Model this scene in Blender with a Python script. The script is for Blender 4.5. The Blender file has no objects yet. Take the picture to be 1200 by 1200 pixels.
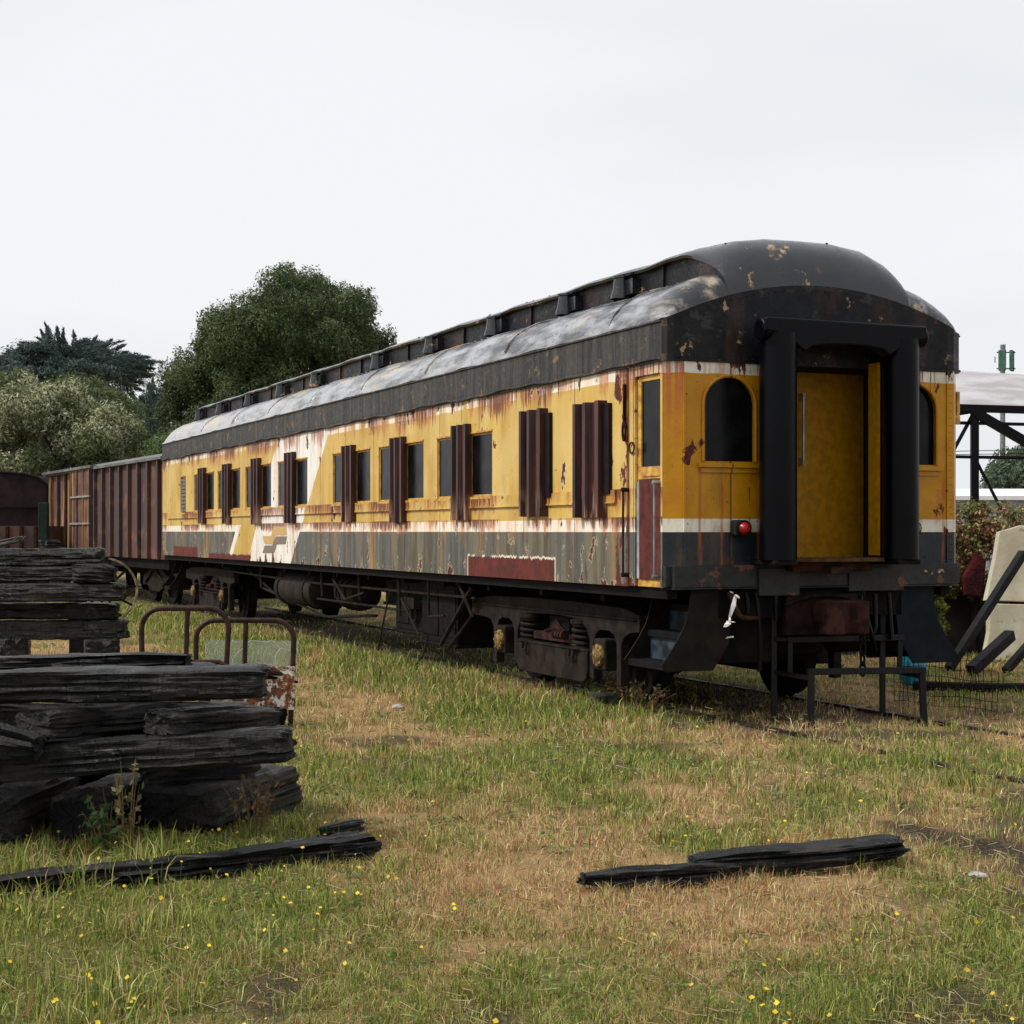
import bpy, bmesh, math, random
import numpy as np
from mathutils import Vector, Matrix

S = bpy.context.scene
R = math.radians
rng = np.random.default_rng(7)
random.seed(5)

# ------------------------------------------------------------------ camera
CAMH, F, HOR = 1.72, 1982.0, 622.5
cam_d = bpy.data.cameras.new('camera')
cam = bpy.data.objects.new('camera', cam_d)
S.collection.objects.link(cam)
cam.location = (0, 0, CAMH)
cam.rotation_euler = (R(90), 0, 0)
cam_d.sensor_width = 36
cam_d.lens = F / 1200 * 36
cam_d.shift_y = (HOR - 600) / 1200
cam_d.clip_end = 3000
S.camera = cam

# ------------------------------------------------------------------ light
SUN_DIR = Vector((-0.86, -0.18, 0.95)).normalized()      # towards the sun
W = bpy.data.worlds.new('World'); S.world = W; W.use_nodes = True
wn = W.node_tree; wn.nodes.clear()
wo = wn.nodes.new('ShaderNodeOutputWorld'); wb = wn.nodes.new('ShaderNodeBackground')
sky = wn.nodes.new('ShaderNodeTexSky'); sky.sky_type = 'NISHITA'; sky.sun_disc = False
sky.sun_elevation = math.asin(SUN_DIR.z)
sky.sun_rotation = math.atan2(SUN_DIR.x, SUN_DIR.y)
sky.air_density = 1.0; sky.dust_density = 4.0; sky.ozone_density = 1.0
tc = wn.nodes.new('ShaderNodeTexCoord')
mp = wn.nodes.new('ShaderNodeMapping'); mp.inputs['Scale'].default_value = (1.0, 1.0, 3.2)
nz = wn.nodes.new('ShaderNodeTexNoise'); nz.inputs['Scale'].default_value = 1.7
nz.inputs['Detail'].default_value = 4; nz.inputs['Roughness'].default_value = .45
rp = wn.nodes.new('ShaderNodeValToRGB')
rp.color_ramp.elements[0].position = .34; rp.color_ramp.elements[0].color = (7.6, 7.95, 8.5, 1)
rp.color_ramp.elements[1].position = .62; rp.color_ramp.elements[1].color = (9.5, 9.55, 9.7, 1)
mx = wn.nodes.new('ShaderNodeMix'); mx.data_type = 'RGBA'; mx.inputs[0].default_value = .94
L = wn.links.new
L(tc.outputs['Generated'], mp.inputs['Vector']); L(mp.outputs['Vector'], nz.inputs['Vector'])
L(nz.outputs['Fac'], rp.inputs['Fac']); L(sky.outputs['Color'], mx.inputs[6]); L(rp.outputs['Color'], mx.inputs[7])
L(mx.outputs[2], wb.inputs['Color']); wb.inputs['Strength'].default_value = .1
L(wb.outputs[0], wo.inputs['Surface'])
sl = bpy.data.lights.new('sun', 'SUN'); sl.energy = 3.2; sl.angle = R(9); sl.color = (1, .95, .87)
so = bpy.data.objects.new('sun', sl); S.collection.objects.link(so)
so.rotation_euler = SUN_DIR.to_track_quat('Z', 'Y').to_euler(); so.location = (-20, -5, 25)
S.view_settings.view_transform = 'Standard'; S.view_settings.look = 'None'
S.view_settings.exposure = 0; S.view_settings.gamma = 1
S.cycles.use_denoising = True
S.cycles.max_bounces = 8; S.cycles.transparent_max_bounces = 8

# ------------------------------------------------------------------ helpers
def at(px, py, Y):
    return Vector(((px - 600) / F * Y, Y, CAMH + (HOR - py) / F * Y))
def gr(px, py, z=0.0):
    Y = (CAMH - z) * F / (py - HOR)
    return Vector(((px - 600) / F * Y, Y, z))
def lin(c):
    return tuple(((v / 255) / 12.92 if v / 255 <= .04045 else ((v / 255 + .055) / 1.055) ** 2.4) for v in c[:3]) + (1,)

def tag(o, label=None, cat=None, group=None, kind=None):
    if label: o['label'] = label
    if cat: o['category'] = cat
    if group: o['group'] = group
    if kind: o['kind'] = kind
    return o
def empty(name, loc=(0, 0, 0), rz=0, label=None, cat=None, group=None):
    o = bpy.data.objects.new(name, None); S.collection.objects.link(o)
    o.location = loc; o.rotation_euler = (0, 0, rz); o.empty_display_size = .3
    return tag(o, label, cat, group)
def link_mesh(name, me, mat, parent=None):
    o = bpy.data.objects.new(name, me); S.collection.objects.link(o)
    if mat is not None and not me.materials:
        for m in (mat if isinstance(mat, (list, tuple)) else [mat]): me.materials.append(m)
    if parent is not None: o.parent = parent
    return o
def copy_tree(o, parent=None):
    c = o.copy(); S.collection.objects.link(c)
    if parent is not None:
        c.parent = parent
    for ch in list(o.children): copy_tree(ch, c)
    return c

class MB:
    """mesh collector"""
    def __init__(s): s.v = []; s.f = []; s.mi = []; s.sm = []
    def add(s, vs, fs, mi=0, sm=False):
        b = len(s.v); s.v += [tuple(p) for p in vs]
        for f in fs: s.f.append(tuple(i + b for i in f)); s.mi.append(mi); s.sm.append(sm)
        return s
    def box(s, a, b, mi=0):
        x0, x1 = sorted((a[0], b[0])); y0, y1 = sorted((a[1], b[1])); z0, z1 = sorted((a[2], b[2]))
        vs = [(x0,y0,z0),(x1,y0,z0),(x1,y1,z0),(x0,y1,z0),(x0,y0,z1),(x1,y0,z1),(x1,y1,z1),(x0,y1,z1)]
        return s.add(vs, [(0,3,2,1),(4,5,6,7),(0,1,5,4),(1,2,6,5),(2,3,7,6),(3,0,4,7)], mi)
    def prism(s, poly, ax, a, b, mi=0, sm=False):
        """poly 2D; ax = extruded axis ('x': poly=(y,z); 'y': poly=(x,z); 'z': poly=(x,y))"""
        def P(p, q):
            return {'x': (q, p[0], p[1]), 'y': (p[0], q, p[1]), 'z': (p[0], p[1], q)}[ax]
        n = len(poly); vs = [P(p, a) for p in poly] + [P(p, b) for p in poly]
        s.add(vs, [tuple(range(n)), tuple(range(2*n-1, n-1, -1))], mi)
        base = len(s.v) - 2*n
        for i in range(n):
            j = (i+1) % n; s.f.append((base+i, base+n+i, base+n+j, base+j)); s.mi.append(mi); s.sm.append(sm)
        return s
    def tube(s, pts, r, n=10, mi=0, cap=True, closed=False):
        pts = [Vector(p) for p in pts]; m = len(pts)
        rr = r if isinstance(r, (list, tuple)) else [r]*m
        rings = []; up = None
        for i, p in enumerate(pts):
            if closed: t = pts[(i+1) % m] - pts[i-1]
            else: t = (pts[min(i+1, m-1)] - pts[max(i-1, 0)])
            t.normalize()
            if up is None:
                up = Vector((0,0,1)) if abs(t.z) < .9 else Vector((1,0,0))
            u = up - t*up.dot(t)
            if u.length < 1e-4: u = t.orthogonal()
            u.normalize(); w = t.cross(u); up = u
            rings.append([p + (u*math.cos(2*math.pi*k/n) + w*math.sin(2*math.pi*k/n))*rr[i] for k in range(n)])
        vs = [q for ring in rings for q in ring]; fs = []
        for i in range(m if closed else m-1):
            a = i*n; b = ((i+1) % m)*n
            for k in range(n): fs.append((a+k, a+(k+1) % n, b+(k+1) % n, b+k))
        base = len(s.v); s.add(vs, fs, mi, True)
        if cap and not closed:
            s.f.append(tuple(base+k for k in range(n-1, -1, -1))); s.mi.append(mi); s.sm.append(False)
            s.f.append(tuple(base+(m-1)*n+k for k in range(n))); s.mi.append(mi); s.sm.append(False)
        return s
    def cyl(s, a, b, r, n=20, mi=0): return s.tube([a, b], r, n, mi)
    def lathe(s, prof, M, n=24, mi=0):
        """prof [(r, h)] about local z then transformed by M"""
        vs = []; fs = []
        for (r, h) in prof:
            for k in range(n):
                a = 2*math.pi*k/n; vs.append(M @ Vector((r*math.cos(a), r*math.sin(a), h)))
        for i in range(len(prof)-1):
            for k in range(n): fs.append((i*n+k, i*n+(k+1) % n, (i+1)*n+(k+1) % n, (i+1)*n+k))
        return s.add(vs, fs, mi, True)
    def rivet(s, p, nrm, r=.012, mi=0):
        nrm = Vector(nrm).normalized(); u = nrm.orthogonal().normalized(); w = nrm.cross(u); p = Vector(p)
        vs = [p + (u*math.cos(k*math.pi/3) + w*math.sin(k*math.pi/3))*r for k in range(6)] + [p + nrm*r*.7]
        return s.add(vs, [(k, (k+1) % 6, 6) for k in range(6)], mi, True)
    def build(s, name, mat, parent=None, bevel=0, sharp=35, normals=True, seg=2):
        me = bpy.data.meshes.new(name); me.from_pydata(s.v, [], s.f)
        for m in (mat if isinstance(mat, (list, tuple)) else [mat]): me.materials.append(m)
        me.polygons.foreach_set('material_index', s.mi)
        if normals:
            bm = bmesh.new(); bm.from_mesh(me); bmesh.ops.recalc_face_normals(bm, faces=bm.faces); bm.to_mesh(me); bm.free()
        me.polygons.foreach_set('use_smooth', [True]*len(me.polygons) if any(s.sm) else [False]*len(me.polygons))
        if any(s.sm): me.set_sharp_from_angle(angle=R(sharp))
        o = link_mesh(name, me, None, parent)
        if bevel:
            b = o.modifiers.new('bevel', 'BEVEL'); b.width = bevel; b.segments = seg; b.limit_method = 'ANGLE'; b.angle_limit = R(40)
        return o

# ---- node graph helper
class G:
    def __init__(s, name, rough=.6, metal=0.0, spec=.5):
        s.m = bpy.data.materials.new(name); s.m.use_nodes = True; s.nt = s.m.node_tree; s.nt.nodes.clear()
        s.out = s.nt.nodes.new('ShaderNodeOutputMaterial'); s.p = s.nt.nodes.new('ShaderNodeBsdfPrincipled')
        s.nt.links.new(s.p.outputs[0], s.out.inputs[0])
        s.p.inputs['Roughness'].default_value = rough; s.p.inputs['Metallic'].default_value = metal
        s.p.inputs['Specular IOR Level'].default_value = spec
        s.tc = s.nt.nodes.new('ShaderNodeTexCoord'); s.co = s.tc.outputs['Object']
        sp = s.nt.nodes.new('ShaderNodeSeparateXYZ'); s.lk(s.co, sp.inputs[0]); s.x, s.y, s.z = sp.outputs
    def lk(s, a, b): s.nt.links.new(a, b)
    def put(s, v, inp):
        if hasattr(v, 'links'): s.lk(v, inp)
        elif isinstance(v, (tuple, list)) and len(v) == 3 and max(v) > 1.01 and inp.type == 'RGBA': inp.default_value = lin(v)
        elif isinstance(v, (tuple, list)) and inp.type == 'RGBA': inp.default_value = tuple(v)[:3] + (1,)
        else: inp.default_value = v
    def ma(s, op, a, b=0.0, c=0.0, clamp=False):
        n = s.nt.nodes.new('ShaderNodeMath'); n.operation = op; n.use_clamp = clamp
        s.put(a, n.inputs[0]); s.put(b, n.inputs[1])
        if op in ('MULTIPLY_ADD', 'COMPARE', 'SMOOTH_MIN', 'SMOOTH_MAX'): s.put(c, n.inputs[2])
        return n.outputs[0]
    def mul(s, a, b): return s.ma('MULTIPLY', a, b)
    def addm(s, a, b): return s.ma('ADD', a, b)
    def sub(s, a, b): return s.ma('SUBTRACT', a, b)
    def mad(s, a, b, c): return s.ma('MULTIPLY_ADD', a, b, c)
    def gt(s, a, b): return s.ma('GREATER_THAN', a, b)
    def lt(s, a, b): return s.ma('LESS_THAN', a, b)
    def mx(s, a, b): return s.ma('MAXIMUM', a, b)
    def mn(s, a, b): return s.ma('MINIMUM', a, b)
    def inv(s, a): return s.ma('SUBTRACT', 1.0, a)
    def st(s, v, a, b):
        n = s.nt.nodes.new('ShaderNodeMapRange'); n.interpolation_type = 'SMOOTHSTEP'
        s.put(v, n.inputs[0]); n.inputs[1].default_value = a; n.inputs[2].default_value = b
        n.inputs[3].default_value = 0; n.inputs[4].default_value = 1
        if a > b:
            n.inputs[1].default_value = b; n.inputs[2].default_value = a; n.inputs[3].default_value = 1; n.inputs[4].default_value = 0
        return n.outputs[0]
    def v(s, x, y, z):
        n = s.nt.nodes.new('ShaderNodeCombineXYZ')
        for i, q in enumerate((x, y, z)): s.put(q, n.inputs[i])
        return n.outputs[0]
    def sc(s, a, b, c, off=0.0):
        n = s.nt.nodes.new('ShaderNodeMapping'); n.inputs['Scale'].default_value = (a, b, c)
        n.inputs['Location'].default_value = (off, off*.7, off*1.3); s.lk(s.co, n.inputs[0]); return n.outputs[0]
    def noise(s, vec=None, scale=5.0, detail=4.0, rough=.55, dist=0.0):
        n = s.nt.nodes.new('ShaderNodeTexNoise'); s.lk(vec if vec is not None else s.co, n.inputs['Vector'])
        n.inputs['Scale'].default_value = scale; n.inputs['Detail'].default_value = detail
        n.inputs['Roughness'].default_value = rough; n.inputs['Distortion'].default_value = dist
        return n.outputs['Fac']
    def vor(s, vec=None, scale=5.0, feature='DISTANCE_TO_EDGE', out=0):
        n = s.nt.nodes.new('ShaderNodeTexVoronoi'); n.feature = feature; s.lk(vec if vec is not None else s.co, n.inputs['Vector'])
        n.inputs['Scale'].default_value = scale; return n.outputs[out]
    def white(s, val):
        n = s.nt.nodes.new('ShaderNodeTexWhiteNoise'); n.noise_dimensions = '1D'; s.put(val, n.inputs['W']); return n.outputs['Value']
    def mix(s, f, a, b):
        n = s.nt.nodes.new('ShaderNodeMix'); n.data_type = 'RGBA'
        s.put(f, n.inputs[0]); s.put(a, n.inputs[6]); s.put(b, n.inputs[7]); return n.outputs[2]
    def attr(s, name='Col'):
        n = s.nt.nodes.new('ShaderNodeAttribute'); n.attribute_name = name; return n.outputs['Color']
    def col(s, c): s.put(c, s.p.inputs['Base Color']); return s
    def rgh(s, c): s.put(c, s.p.inputs['Roughness']); return s
    def bump(s, h, strength=.4, dist=.01):
        n = s.nt.nodes.new('ShaderNodeBump'); n.inputs['Strength'].default_value = strength; n.inputs['Distance'].default_value = dist
        s.put(h, n.inputs['Height']); s.lk(n.outputs[0], s.p.inputs['Normal']); return s

# ---- numpy noise
def vnoise(x, y, seed=0):
    xi = np.floor(x).astype(np.int64); yi = np.floor(y).astype(np.int64); fx = x-xi; fy = y-yi
    fx = fx*fx*(3-2*fx); fy = fy*fy*(3-2*fy)
    def h(a, b):
        n = (a*374761393 + b*668265263 + seed*1442695041) & 0xffffffff
        n = ((n ^ (n >> 13))*1274126177) & 0xffffffff
        return ((n ^ (n >> 16)) & 0xffff)/65535.0
    return (h(xi, yi)*(1-fx)+h(xi+1, yi)*fx)*(1-fy)+(h(xi, yi+1)*(1-fx)+h(xi+1, yi+1)*fx)*fy
def fbm(x, y, o=4, seed=0):
    s = 0; a = .5; t = 0
    for k in range(o):
        s = s + a*vnoise(x*2**k+17.3*k, y*2**k-9.1*k, seed+k); t += a; a *= .55
    return s/t
def sstep(a, b, x):
    t = np.clip((x-a)/(b-a), 0, 1); return t*t*(3-2*t)

def np_mesh(name, verts, faces_flat, sizes, mat, parent=None, colors=None, smooth=False):
    me = bpy.data.meshes.new(name); nv = len(verts)
    me.vertices.add(nv); me.vertices.foreach_set('co', verts.astype(np.float32).ravel())
    me.loops.add(len(faces_flat)); me.loops.foreach_set('vertex_index', faces_flat.astype(np.int32))
    starts = np.concatenate(([0], np.cumsum(sizes)[:-1])).astype(np.int32)
    me.polygons.add(len(sizes)); me.polygons.foreach_set('loop_start', starts)
    me.polygons.foreach_set('loop_total', sizes.astype(np.int32))
    if smooth: me.polygons.foreach_set('use_smooth', np.ones(len(sizes), bool))
    me.update(calc_edges=True)
    if colors is not None:
        ca = me.color_attributes.new('Col', 'FLOAT_COLOR', 'POINT')
        c4 = np.ones((nv, 4), np.float32); c4[:, :3] = colors; ca.data.foreach_set('color', c4.ravel())
    me.materials.append(mat)
    return link_mesh(name, me, None, parent)

def simple(name, c, rough=.6, metal=0, var=.25, scale=6, bump=.2, bd=.004, spec=None, c2=None):
    if spec is None: spec = .12 if max(c) < 100 else .4
    g = G(name, rough, metal, spec)
    n = g.noise(scale=scale, detail=6)
    c2 = c2 or tuple(v*(1-var) for v in c)
    g.col(g.mix(g.st(n, .35, .65), c2 if max(c2) > 1.01 else lin(c2), c)).bump(g.noise(scale=scale*5, detail=5), bump, bd)
    return g.m
# ------------------------------------------------------------------ ground masks
def green_field(x, y):
    g = .5+.72*(fbm(x*.75+3, y*.5+1, 5, 11)-.5)
    g = g + .035*sstep(9.0, 6.5, y) + .10*sstep(-.2, -2.2, x)*sstep(11, 7, y)
    # greener strip along the coach
    dx = x-1.352; dy = y-14.8
    v = dx*.9245+dy*.3811
    g = g + .13*np.exp(-((v+.9)/1.1)**2)*(y > 12) + .05*sstep(18, 30, y)
    # straw belt in the middle
    g = g - .06*np.exp(-((y-9.8)/2.4)**2)*sstep(-3.2, -1.0, x)
    g = g + .34*(fbm(x*3.0, y*1.9, 4, 5)-.5)-.01
    return g
def bare_field(x, y):
    b = sstep(.63, .74, fbm(x*1.3+40, y*1.0+7, 4, 23))*.85
    # cinder strip to the right
    yy = 9.62-1.0*(x-2.24)
    b = np.maximum(b, sstep(.62, .30, np.abs(y-yy)+.5*(fbm(x*3, y*3, 3, 9)-.5))*sstep(1.9, 2.3, x)*sstep(4.5, 3.2, x))
    b = np.maximum(b, sstep(.60, .70, fbm(x*2.4+11, y*1.4+3, 4, 66))*.75*sstep(2, 5, x+(y-9)*.2+2))
    # trodden ground by the steps
    b = np.maximum(b, sstep(.62, .3, np.hypot((x-3.0)/2.2, (y-14.2)/.9)+.5*(fbm(x*2, y*2, 3, 77)-.5))*.85)
    # under the coach
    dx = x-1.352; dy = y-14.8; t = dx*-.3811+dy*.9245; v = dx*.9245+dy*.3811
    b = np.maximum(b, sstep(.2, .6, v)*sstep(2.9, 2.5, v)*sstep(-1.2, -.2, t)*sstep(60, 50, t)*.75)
    return b
def height(x, y):
    return .045*(fbm(x*.5, y*.5, 3, 31)-.5)+.03*(fbm(x*2.5, y*2.5, 3, 41)-.5)

gx = np.concatenate([-np.geomspace(400, 9.2, 34), np.arange(-9, 9.01, .08), np.geomspace(9.2, 400, 34)])
gy = np.concatenate([[-40, -10, 0, 3], np.arange(4.5, 26, .09), np.geomspace(26.2, 1500, 90)])
GX, GY = np.meshgrid(gx, gy)
GZ = height(GX, GY)*sstep(60, 30, GY)
nv_ = GX.size; nx_ = len(gx); ny_ = len(gy)
idx = np.arange(nv_).reshape(ny_, nx_)
fq = np.stack([idx[:-1, :-1], idx[:-1, 1:], idx[1:, 1:], idx[1:, :-1]], -1).reshape(-1, 4)
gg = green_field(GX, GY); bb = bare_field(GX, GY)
def L3(c): return np.array(lin(c)[:3])
gm = sstep(.42, .60, gg)[..., None]; bm_ = bb[..., None]
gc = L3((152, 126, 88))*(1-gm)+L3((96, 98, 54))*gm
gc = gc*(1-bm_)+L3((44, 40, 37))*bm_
gc = gc*(.75+.5*fbm(GX*6, GY*6, 3, 3)[..., None])
g = G('ground_soil', .95, spec=.15)
n1 = g.noise(scale=45, detail=6, rough=.7); n2 = g.noise(scale=9, detail=5)
g.col(g.mix(g.mul(g.st(n1, .45, .7), .5), g.attr(), (150, 126, 86))); g.bump(g.addm(n1, g.mul(n2, 2)), .7, .03)
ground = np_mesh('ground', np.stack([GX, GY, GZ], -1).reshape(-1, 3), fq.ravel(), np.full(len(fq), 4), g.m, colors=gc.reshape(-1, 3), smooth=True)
tag(ground, kind='structure')

# ------------------------------------------------------------------ grass blades (uncountable)
def blades(name, N, ylo, yhi, hs, ws, seed, label, tall=False, region=None):
    r = np.random.default_rng(seed)
    px = np.where(r.random(N) < .84, r.uniform(-170, 1370, N), np.where(r.random(N) < .5, r.uniform(-620, -170, N), r.uniform(1370, 1820, N))); py = yhi-(yhi-ylo)*r.random(N)**1.0
    Y = CAMH*F/(py-HOR); X = (px-600)/F*Y
    if region is not None: X, Y = region(r, N)
    # clump towards small tufts
    g_ = green_field(X, Y)+.07*r.normal(size=len(X)); b_ = bare_field(X, Y)
    tuft = fbm(X*5, Y*5, 2, 91)
    keep = (r.random(len(X)) > b_*.93) & (r.random(len(X)) < .25+1.5*sstep(.35, .62, tuft))
    if not tall:
        keep &= ~((X > -1.2) & (X < .2) & (Y < 0))
    X, Y, g_, b_, tuft = X[keep], Y[keep], g_[keep], b_[keep], tuft[keep]
    n = len(X); Z = height(X, Y)*sstep(60, 30, Y)-.006
    isg = r.random(n) < .06+.82*sstep(.37, .61, g_)
    far = np.clip(Y/7, .8, 7)
    h = hs*(.45+.9*r.random(n))*np.where(isg, 1.0, .95)*(.6+.9*tuft)*np.clip(far, 1, 1.5)
    w = ws*(.6+.8*r.random(n))*far**.85*np.where(isg, 1.15, .75)
    a = r.uniform(0, 2*np.pi, n); lean = np.abs(r.normal(0, .60, n))*np.where(isg, 1.0, 1.45)
    dx, dy = np.cos(a), np.sin(a); wa = r.uniform(0, 2*np.pi, n); wx, wy = np.cos(wa)*w/2, np.sin(wa)*w/2
    P = np.zeros((n, 5, 3))
    P[:, 0] = np.stack([X-wx, Y-wy, Z], -1); P[:, 1] = np.stack([X+wx, Y+wy, Z], -1)
    mxx = X+dx*lean*h*.35; myy = Y+dy*lean*h*.35; mz = Z+h*.6
    P[:, 2] = np.stack([mxx+wx*.8, myy+wy*.8, mz], -1); P[:, 3] = np.stack([mxx-wx*.8, myy-wy*.8, mz], -1)
    P[:, 4] = np.stack([X+dx*lean*h, Y+dy*lean*h, Z+h*(1-.25*np.clip(lean, 0, 1.6))], -1)
    gr_pal = np.array([L3(c) for c in ((128, 142, 58), (156, 164, 80), (102, 120, 48), (176, 176, 100), (144, 144, 74), (84, 104, 42))])
    st_pal = np.array([L3(c) for c in ((210, 186, 138), (196, 168, 120), (186, 140, 98), (226, 206, 164), (166, 128, 94), (198, 184, 126), (150, 100, 70))])
    C = np.where(isg[:, None], gr_pal[r.integers(0, len(gr_pal), n)], st_pal[r.integers(0, len(st_pal), n)])
    C = C*(.5+.98*r.random(n))[:, None]
    base = np.arange(n)[:, None]*5
    fl = (base+np.array([0, 1, 2, 3, 3, 2, 4])).ravel()
    o = np_mesh(name, P.reshape(-1, 3), fl, np.tile([4, 3], n), M_grass, colors=np.repeat(C, 5, 0))
    return tag(o, label, 'grass', kind='stuff')
g = G('grass_blades', .6, spec=.25)
tr = g.nt.nodes.new('ShaderNodeBsdfTranslucent'); ms = g.nt.nodes.new('ShaderNodeMixShader'); ms.inputs[0].default_value = .28
ca = g.attr(); g.col(ca); g.lk(ca, tr.inputs[0]); g.lk(g.p.outputs[0], ms.inputs[1]); g.lk(tr.outputs[0], ms.inputs[2]); g.lk(ms.outputs[0], g.out.inputs[0])
M_grass = g.m
blades('grass', 720000, 652, 1330, .040, .0036, 1, 'short patchy grass, green tufts among dry straw coloured blades')
def reg_left(r, N):
    X = r.uniform(-4.2, -.9, N); Y = r.uniform(5.4, 8.9, N)
    k = r.random(N) < sstep(.45, .6, fbm(X*2.2, Y*2.2, 3, 61))*sstep(-.7, -1.9, X+.25*(Y-7)); return X[k], Y[k]
blades('tall_grass', 20000, 700, 1300, .135, .0055, 2, 'taller bright green grass growing round the charred timbers', True, reg_left)
def reg_tufts(r, N):
    px = r.uniform(-150, 1350, 2600); py = r.uniform(660, 1320, 2600); Y = CAMH*F/(py-HOR); X = (px-600)/F*Y
    k = r.integers(0, 2600, N); sd = .022+.03*r.random(2600); s_ = sd[k]*np.clip(Y[k]/9, .8, 3)
    return X[k]+r.normal(size=N)*s_, Y[k]+r.normal(size=N)*s_*1.1
blades('grass_tufts', 120000, 700, 1300, .066, .0034, 9, 'denser tufts of meadow grass standing above the short sward', True, reg_tufts)
def reg_coach(r, N):
    t = r.uniform(-.5, 24, N)*1.0; v = -.55+.55*r.normal(size=N)
    k = (r.random(N) < .9); t = t[k]; v = v[k]
    return 1.352-.3811*t+.9245*v, 14.8+.9245*t+.3811*v
blades('trackside_grass', 26000, 700, 1300, .085, .004, 3, 'longer grass along the side of the yellow coach', True, reg_coach)

# flowers: yellow heads on thin stems
r = np.random.default_rng(12); mbf = MB(); cnt = 0
for k in range(1600):
    px, py = (r.uniform(-20, 1220) if r.random() < .6 else r.uniform(-20, 560)), 1240-420*r.random()**1.25
    p = gr(px, py)
    if fbm(np.array([p.x*.9]), np.array([p.y*.9]), 3, 55)[0] < .47 and r.random() < .8: continue
    if float(green_field(np.array([p.x]), np.array([p.y]))[0]) < .42: continue
    if cnt > 330: break
    cnt += 1; z = float(height(np.array([p.x]), np.array([p.y]))[0]); h = r.uniform(.05, .12); q = Vector((p.x+r.normal()*.015, p.y+r.normal()*.015, z+h))
    mbf.tube([(p.x, p.y, z-.01), q], .0013, 3, 1, cap=False)
    rr = r.uniform(.006, .0125); tilt = Vector((r.normal()*.5, r.normal()*.5-.4, 1)).normalized(); u = tilt.orthogonal().normalized(); w = tilt.cross(u)
    m = 9; vs = [q+tilt*.002]+[q+(u*math.cos(2*math.pi*i/m)+w*math.sin(2*math.pi*i/m))*rr*(1 if i % 2 else .72)+tilt*rr*.35 for i in range(m)]
    mbf.add(vs, [(0, i, i % m+1) for i in range(1, m+1)], 0)
o = mbf.build('wildflowers', [simple('petal_yellow', (226, 196, 44), .6, bump=0), simple('flower_stem', (100, 122, 56), .7, bump=0)], normals=False)
tag(o, 'small yellow dandelion flowers scattered in the foreground grass', 'flowers', kind='stuff')
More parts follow.
